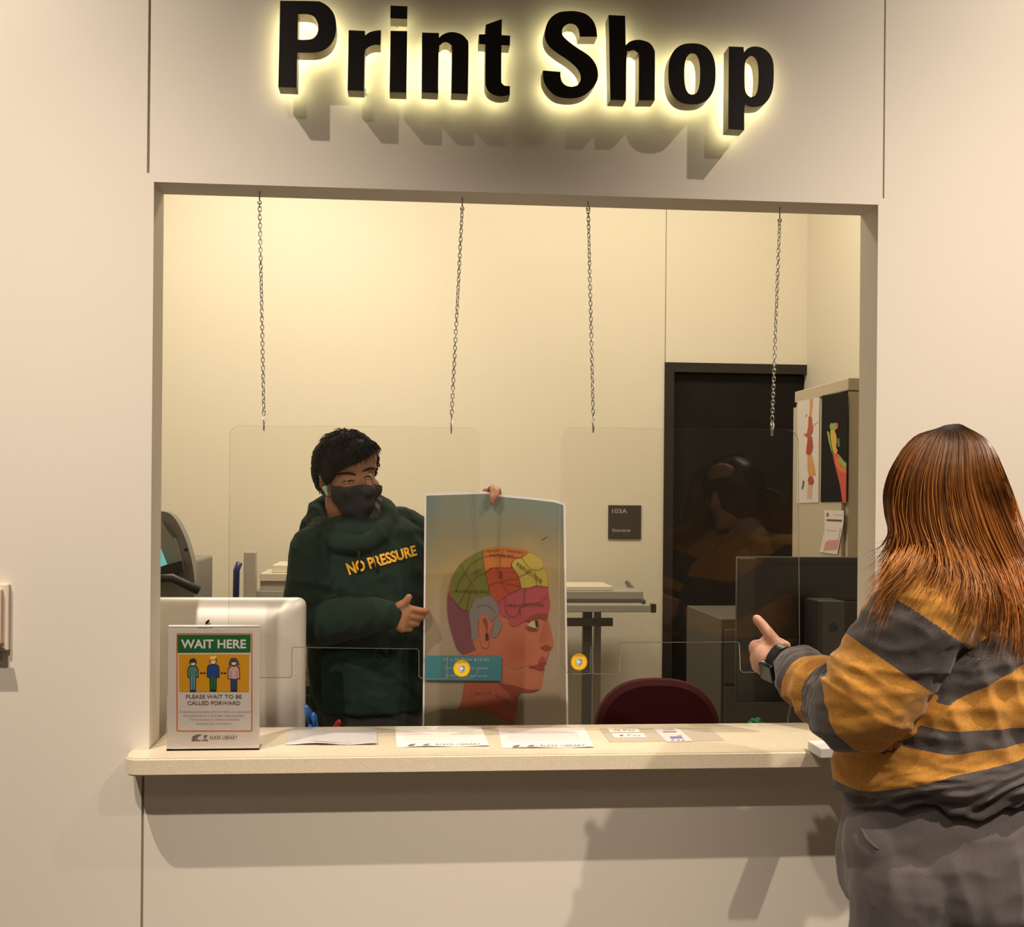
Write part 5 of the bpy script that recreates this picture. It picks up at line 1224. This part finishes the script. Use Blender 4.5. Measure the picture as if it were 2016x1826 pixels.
# ------------------------------------------------------------------ the printed poster
def YPo(px): return .500 + .010*math.cos((px-836)/278*PI*1.1) + (.012*max(0, (px-1085)/30)**2)
PS = lambda k: (lambda x, y: at(x, y, Y=YPo(x)-.0007*k))
po = thing('poster', at(975, 1435, Y=.5), 'large poster of a phrenology head with coloured brain regions, held by person in green hoodie', 'poster')
topl = lambda x: float(np.interp(x, [835, 900, 955, 985, 1050, 1092, 1113], [972, 970, 968, 974, 980, 985, 992]))
BOT = 1466
def strips(x0f, x1f, y0f, y1, k, m, name, back=False, parent=po, N=28, thick=.0006):
    mb = MB(); vs = []; M_ = 8
    for i in range(N+1):
        for j in range(M_+1):
            t = j/M_; u = i/N; ya = y0f(x0f(972)+(x1f(972)-x0f(972))*u); y = ya+(y1-ya)*t; x = x0f(y)+(x1f(y)-x0f(y))*u; vs.append(PS(k)(x, y))
    K = len(vs); vs2 = [p+V((0, thick, 0)) for p in vs]; fs = [(i*(M_+1)+j, (i+1)*(M_+1)+j, (i+1)*(M_+1)+j+1, i*(M_+1)+j+1) for i in range(N) for j in range(M_)]
    mb.add(vs+vs2, fs+[tuple(K+a for a in q[::-1]) for q in fs]); return mb.build(name, m, parent, smooth=True)
xL = lambda y: 836-(y-972)*4/453.; xR = lambda y: 1113+(y-992)*6/435.
strips(xL, xR, topl, BOT, 0, mat('poster_paper', (.66, .62, .64), .45), 'paper')
def bg_mat():
    m = mat('poster_backdrop', (.3, .27, .2), .45); nt = m.node_tree; b = nt.nodes['Principled BSDF']; tc = [n for n in nt.nodes if n.type == 'TEX_COORD'][0]
    n = nt.nodes.new('ShaderNodeTexNoise'); n.inputs['Scale'].default_value = 9; n.inputs['Detail'].default_value = 5; nt.links.new(tc.outputs['Object'], n.inputs['Vector'])
    sp = nt.nodes.new('ShaderNodeSeparateXYZ'); nt.links.new(tc.outputs['Object'], sp.inputs[0])
    def rmp(src, els):
        r = nt.nodes.new('ShaderNodeValToRGB'); e = r.color_ramp.elements
        while len(e) < len(els): e.new(.5)
        for q, (p_, c_) in zip(e, els): q.position = p_; q.color = (*c_, 1)
        nt.links.new(src, r.inputs['Fac']); return r
    # ink colours down the sheet: teal at the top, ochre behind the crown, taupe below
    mp = nt.nodes.new('ShaderNodeMapRange'); mp.inputs[1].default_value = .0; mp.inputs[2].default_value = .62; nt.links.new(sp.outputs['Z'], mp.inputs[0])
    nz = nt.nodes.new('ShaderNodeMath'); nz.operation = 'MULTIPLY_ADD'; nz.inputs[1].default_value = .30; nt.links.new(n.outputs['Fac'], nz.inputs[0]); sub = nt.nodes.new('ShaderNodeMath'); sub.operation = 'SUBTRACT'; sub.inputs[1].default_value = .15; nt.links.new(mp.outputs[0], sub.inputs[0]); nt.links.new(sub.outputs[0], nz.inputs[2])
    taupe, taupe2, ochre, teal = (.21, .175, .12), (.26, .20, .14), (.26, .19, .08), (.15, .18, .145)
    r = rmp(nz.outputs[0], [(.0, taupe), (.45, taupe2), (.72, ochre), (.88, (.175, .155, .095)), (1.0, teal)])
    ab = nt.nodes.new('ShaderNodeMath'); ab.operation = 'ABSOLUTE'; nt.links.new(sp.outputs['X'], ab.inputs[0])
    e2 = nt.nodes.new('ShaderNodeMath'); e2.operation = 'MULTIPLY_ADD'; e2.inputs[1].default_value = 4.2; e2.inputs[2].default_value = -.62; nt.links.new(ab.outputs[0], e2.inputs[0])
    e3 = nt.nodes.new('ShaderNodeMath'); e3.operation = 'MULTIPLY'; e3.use_clamp = True; nt.links.new(e2.outputs[0], e3.inputs[0])
    m3 = nt.nodes.new('ShaderNodeMapRange'); m3.inputs[1].default_value = .28; m3.inputs[2].default_value = .62; m3.inputs[3].default_value = 0; m3.inputs[4].default_value = 5; nt.links.new(sp.outputs['Z'], m3.inputs[0]); nt.links.new(m3.outputs[0], e3.inputs[1])
    n2 = nt.nodes.new('ShaderNodeTexNoise'); n2.inputs['Scale'].default_value = 16; nt.links.new(tc.outputs['Object'], n2.inputs['Vector']); e4 = nt.nodes.new('ShaderNodeMath'); e4.operation = 'MULTIPLY'; e4.use_clamp = True; nt.links.new(e3.outputs[0], e4.inputs[0]); nt.links.new(n2.outputs['Fac'], e4.inputs[1])
    mx = nt.nodes.new('ShaderNodeMix'); mx.data_type = 'RGBA'; nt.links.new(e4.outputs[0], mx.inputs[0]); nt.links.new(r.outputs[0], mx.inputs[6]); mx.inputs[7].default_value = (.07, .135, .145, 1); nt.links.new(mx.outputs[2], b.inputs['Base Color'])
    return m
strips(lambda y: xL(y)+3.5, lambda y: xR(y)-4, lambda x: topl(x)+4.5, BOT-3, 1, bg_mat(), 'backdrop', thick=.0002)
ZP = lambda L: [(820+x/3.653, 940+y/3.653) for x, y in L]
ZH = lambda L: [(880+x/9.13, 1060+y/9.13) for x, y in L]
I = lambda n, h: mat('ink_'+n, tuple(.70*c_ for c_ in lin(h)), .45)
def lay(mb, pts, k, m, corner=45):
    """printed area, cut into narrow strips so that it follows the curl of the sheet"""
    p = smooth_poly(pts, 4, corner); bm = bmesh.new(); bm.faces.new([bm.verts.new((x, y, 0)) for x, y in p]); bmesh.ops.triangulate(bm, faces=bm.faces[:])
    x0 = min(q[0] for q in p); x1 = max(q[0] for q in p); x = math.ceil(x0/14)*14
    while x < x1: bmesh.ops.bisect_plane(bm, geom=bm.verts[:]+bm.edges[:]+bm.faces[:], plane_co=(x, 0, 0), plane_no=(1, 0, 0)); x += 14
    bm.verts.index_update(); mb.add([PS(k)(q.co.x, q.co.y) for q in bm.verts], [[q.index for q in ff.verts] for ff in bm.faces], m); bm.free()
mb = MB()
sk, sk2, sk3 = I('flesh', 'b0674a'), I('flesh_red', 'a85a42'), I('flesh_dark', '86402e')
prof = [(330,1275),(255,1090),(222,930),(225,810),(262,700),(320,625),(400,570),(472,535),(590,503),(700,508),(790,530),(870,575),(915,640),(942,720),(945,800),(958,900),(945,985),(955,1060),(975,1140),(988,1195),(985,1222),(960,1243),(925,1250),(918,1275),(932,1310),(935,1335),(918,1360),(922,1382),(905,1402),(888,1412),(900,1440),(908,1480),(890,1525),(830,1545),(760,1545),(728,1580),(722,1640),(708,1780),(620,1740),(480,1690),(300,1672),(325,1600),(345,1480)]
lay(mb, ZP(prof), 2, sk)
lay(mb, ZP([(300,1672),(325,1600),(345,1470),(450,1440),(600,1480),(700,1545),(728,1580),(722,1640),(708,1780),(620,1740),(480,1690)]), 3, I('neck', 'a2543f'))
for q_ in range(5):
    lay(mb, ZP([(725+(a-725)*(1.25-.22*q_), 1255+(b_-1255)*(1.25-.22*q_)) for a, b_ in ((640,1180),(700,1150),(790,1180),(830,1250),(800,1330),(720,1360),(650,1320),(620,1240))]), 3+.15*q_, I('cheek_%d' % q_, ('ae6449', 'ac6047', 'aa5c45', 'a85843', 'a65441')[q_]))
for q_ in range(4):
    lay(mb, ZP([(960-q_*12,1060),(975-q_*14,1140),(930-q_*10,1190),(880,1180),(900,1100),(930-q_*4,1040)]), 2.6+.1*q_, I('nose_%d' % q_, ('ac6448', 'a96146', 'a65e44', 'a35b42')[q_]))
lay(mb, ZP([(590,1480),(700,1500),(800,1525),(890,1525),(830,1546),(760,1546),(728,1580),(724,1620),(660,1550)]), 4, sk3)
lay(mb, ZP([(890,1225),(930,1205),(975,1222),(960,1243),(925,1250)]), 4, sk3)
lay(mb, ZP([(810,1360),(860,1352),(900,1345),(935,1335),(918,1362),(922,1382),(895,1392),(850,1378),(810,1372)]), 4, I('lip', '8c3228'))
lay(mb, ZP([(905,1285),(932,1310),(935,1335),(900,1340),(870,1345),(885,1310)]), 4, I('upper_lip', '9c4434'))
lay(mb, ZP([(780,1030),(840,990),(900,980),(945,985),(930,1030),(880,1010),(820,1040)]), 5, sk3)
lay(mb, ZP([(795,1065),(830,1035),(870,1030),(872,1085),(840,1085)]), 5, I('eye_white', 'b9a58c')); lay(mb, ZP([(850,1032),(872,1030),(876,1080),(858,1078)]), 6, I('eye_dark', '3a2822'))
lay(mb, ZP([(780,1075),(800,1080),(850,1092),(880,1098),(850,1105),(800,1095)]), 6, sk3)
og, oo, oy, ore, op, ov, ogr = I('olive', '6d6c2c'), I('orange', 'b56a30'), I('yellow', 'b49e4a'), I('vermilion', 'a8492c'), I('rose', 'a84c52'), I('violet', '74404a'), I('slate', '7b7470')
lay(mb, ZH([(640,210),(655,420),(690,620),(735,830),(770,1040),(600,1070),(540,1060),(460,1180),(385,1310),(250,1270),(80,1060),(50,1000),(60,820),(120,660),(250,450),(450,310)]), 4, og, 60)
lay(mb, ZH([(640,210),(800,170),(1000,155),(1200,175),(1440,225),(1460,260),(1330,345),(1190,400),(1150,530),(790,530),(690,615),(655,420)]), 4, oo, 60)
lay(mb, ZH([(1460,260),(1600,320),(1700,410),(1740,520),(1800,680),(1815,880),(1620,855),(1490,890),(1340,905),(1290,700),(1165,500),(1230,370),(1330,345)]), 4, oy, 60)
lay(mb, ZH([(790,530),(1150,530),(1230,620),(1290,700),(1325,910),(1130,1000),(920,1165),(800,1040),(735,830),(690,615)]), 4, ore, 60)
lay(mb, ZH([(1815,880),(1825,1050),(1850,1180),(1830,1310),(1800,1420),(1650,1370),(1500,1440),(1330,1530),(1210,1590),(1120,1540),(1110,1430),(1000,1400),(930,1280),(920,1165),(1130,1000),(1340,905),(1490,890),(1620,855)]), 4, op, 60)
lay(mb, ZH([(540,1060),(600,1075),(770,1040),(850,1120),(920,1200),(935,1380),(860,1420),(800,1500),(740,1390),(650,1320),(580,1400),(550,1600),(530,1826),(440,1826),(430,1600),(400,1400),(420,1290),(460,1180)]), 4, ogr, 60)
lay(mb, ZH([(50,960),(80,1060),(250,1270),(385,1310),(410,1450),(430,1650),(470,1900),(520,2000),(300,2080),(180,1990),(120,1826),(40,1550),(5,1300),(10,1050)]), 4, ov, 60)
lay(mb, ZH([(860,1440),(930,1420),(985,1540),(950,1680),(880,1790),(800,1770),(830,1620)]), 5, ogr, 60)
lay(mb, ZH([(575,1560),(590,1430),(650,1340),(720,1400),(790,1520),(810,1600),(770,1720),(750,1900),(720,1980),(640,1960),(600,1826)]), 5, I('ear', 'b0664a'), 60)
lay(mb, ZH([(640,1480),(680,1420),(730,1520),(720,1700),(690,1740),(700,1620)]), 6, sk3, 60); lay(mb, ZH([(690,1740),(740,1700),(750,1826),(700,1850)]), 7, I('ear_dark', '4a221c'), 60)
ik = I('line', '43341f')
for L in ([(640,210),(655,420),(690,620),(735,830),(770,1040)],[(640,345),(760,320),(900,290),(1060,315),(1230,350),(1330,345),(1460,260)],[(1030,180),(960,330),(960,520)],[(690,615),(790,540),(950,535),(1150,530)],[(1150,530),(1165,440),(1230,370),(1330,345)],[(1165,500),(1230,600),(1290,700),(1325,910)],[(1290,695),(1420,640),(1520,570),(1640,575),(1740,520)],[(1330,345),(1450,500),(1520,570)],[(1580,600),(1600,720),(1610,855)],[(750,860),(850,805),(980,800),(1100,745),(1270,740)],[(950,600),(980,740),(990,810),(1060,930),(1130,1000)],[(1040,820),(1150,830),(1300,870)],[(920,1165),(1040,1060),(1130,1000),(1325,910),(1490,890),(1620,855),(1815,880)],[(170,960),(210,770),(320,650),(400,500),(520,400),(640,360)],[(200,1200),(330,980),(440,800),(540,690),(680,635)],[(250,470),(340,650),(440,800),(540,1040)],[(350,1290),(380,1120),(430,950)],[(1420,910),(1390,1050),(1400,1180),(1540,1170),(1680,1160),(1740,1090),(1820,1070)],[(1050,1070),(1040,1200),(1080,1350),(1210,1420),(1290,1340),(1310,1260),(1400,1190)],[(1320,1400),(1310,1280)],[(385,1310),(250,1270),(80,1060)],[(540,1240),(640,1200),(760,1230),(860,1330)]):
    line(mb, [tuple(q) for q in cat_rom(ZH(L), 4)], .75, PS(7), ik)
for s_, q in (('ASPIRING', [(120,930),(730,940),(730,985),(120,970)]), ('MORAL', [(770,290),(1220,300),(1220,345),(770,330)]), ('REFLECTIVE', [(1270,430),(1720,760),(1690,820),(1250,490)]), ('PERCEPTIVES', [(1080,1190),(1740,1180),(1740,1225),(1080,1235)]), ('SELF', [(930,590),(1000,590),(1000,720),(930,720)]), ('FRIENDSHIP', [(480,610),(640,520),(650,550),(490,650)]), ('FIRMNESS', [(690,215),(960,195),(960,230),(690,250)]), ('KINDNESS', [(1080,200),(1380,240),(1380,275),(1080,235)])):
    text_quad(mb, s_, ZH(q), PS(8), ik)
nk = 'A SYMBOL OF GOOD HEALTH'
curve = cat_rom(ZP([(365,1590),(440,1562),(520,1560),(580,1580),(630,1615),(670,1645)]), 8)
for i, chh in enumerate(nk):
    if chh == ' ': continue
    t = i/(len(nk)-1)*(len(curve)-2); a = int(t); p = V(curve[a]); d = (V(curve[a+1])-V(curve[a])).normalized(); n_ = V((d.y, -d.x)); text_quad(mb, chh, (p+n_*4.2, p+d*3+n_*4.2, p+d*3, p), PS(8), I('neck_text', '5a3024'))
lay(mb, ZP([(300,1672),(480,1690),(620,1740),(710,1785),(700,1810),(60,1810),(60,1700),(180,1672)]), 5, I('collar', '7d7358'), 60)
lay(mb, ZP([(66,1285),(612,1288),(610,1465),(60,1462)]), 9, I('teal_label', '3d7f8a'), 20)
wt_ = I('label_text', 'a9bfc0')
for s_, q in (('24 x 36 Print $15.00', [(190,1298),(520,1300),(520,1326),(190,1324)]), ('Extra large poster prints', [(205,1362),(510,1364),(510,1388),(205,1386)]), ('10,000 prints per week', [(205,1418),(510,1420),(510,1444),(205,1442)])): text_quad(mb, s_, ZP(q), PS(10), wt_)
line(mb, ZP([(900, 452), (925, 438), (942, 428)]), 1., PS(3), ik)
mb.build('artwork', parent=po)
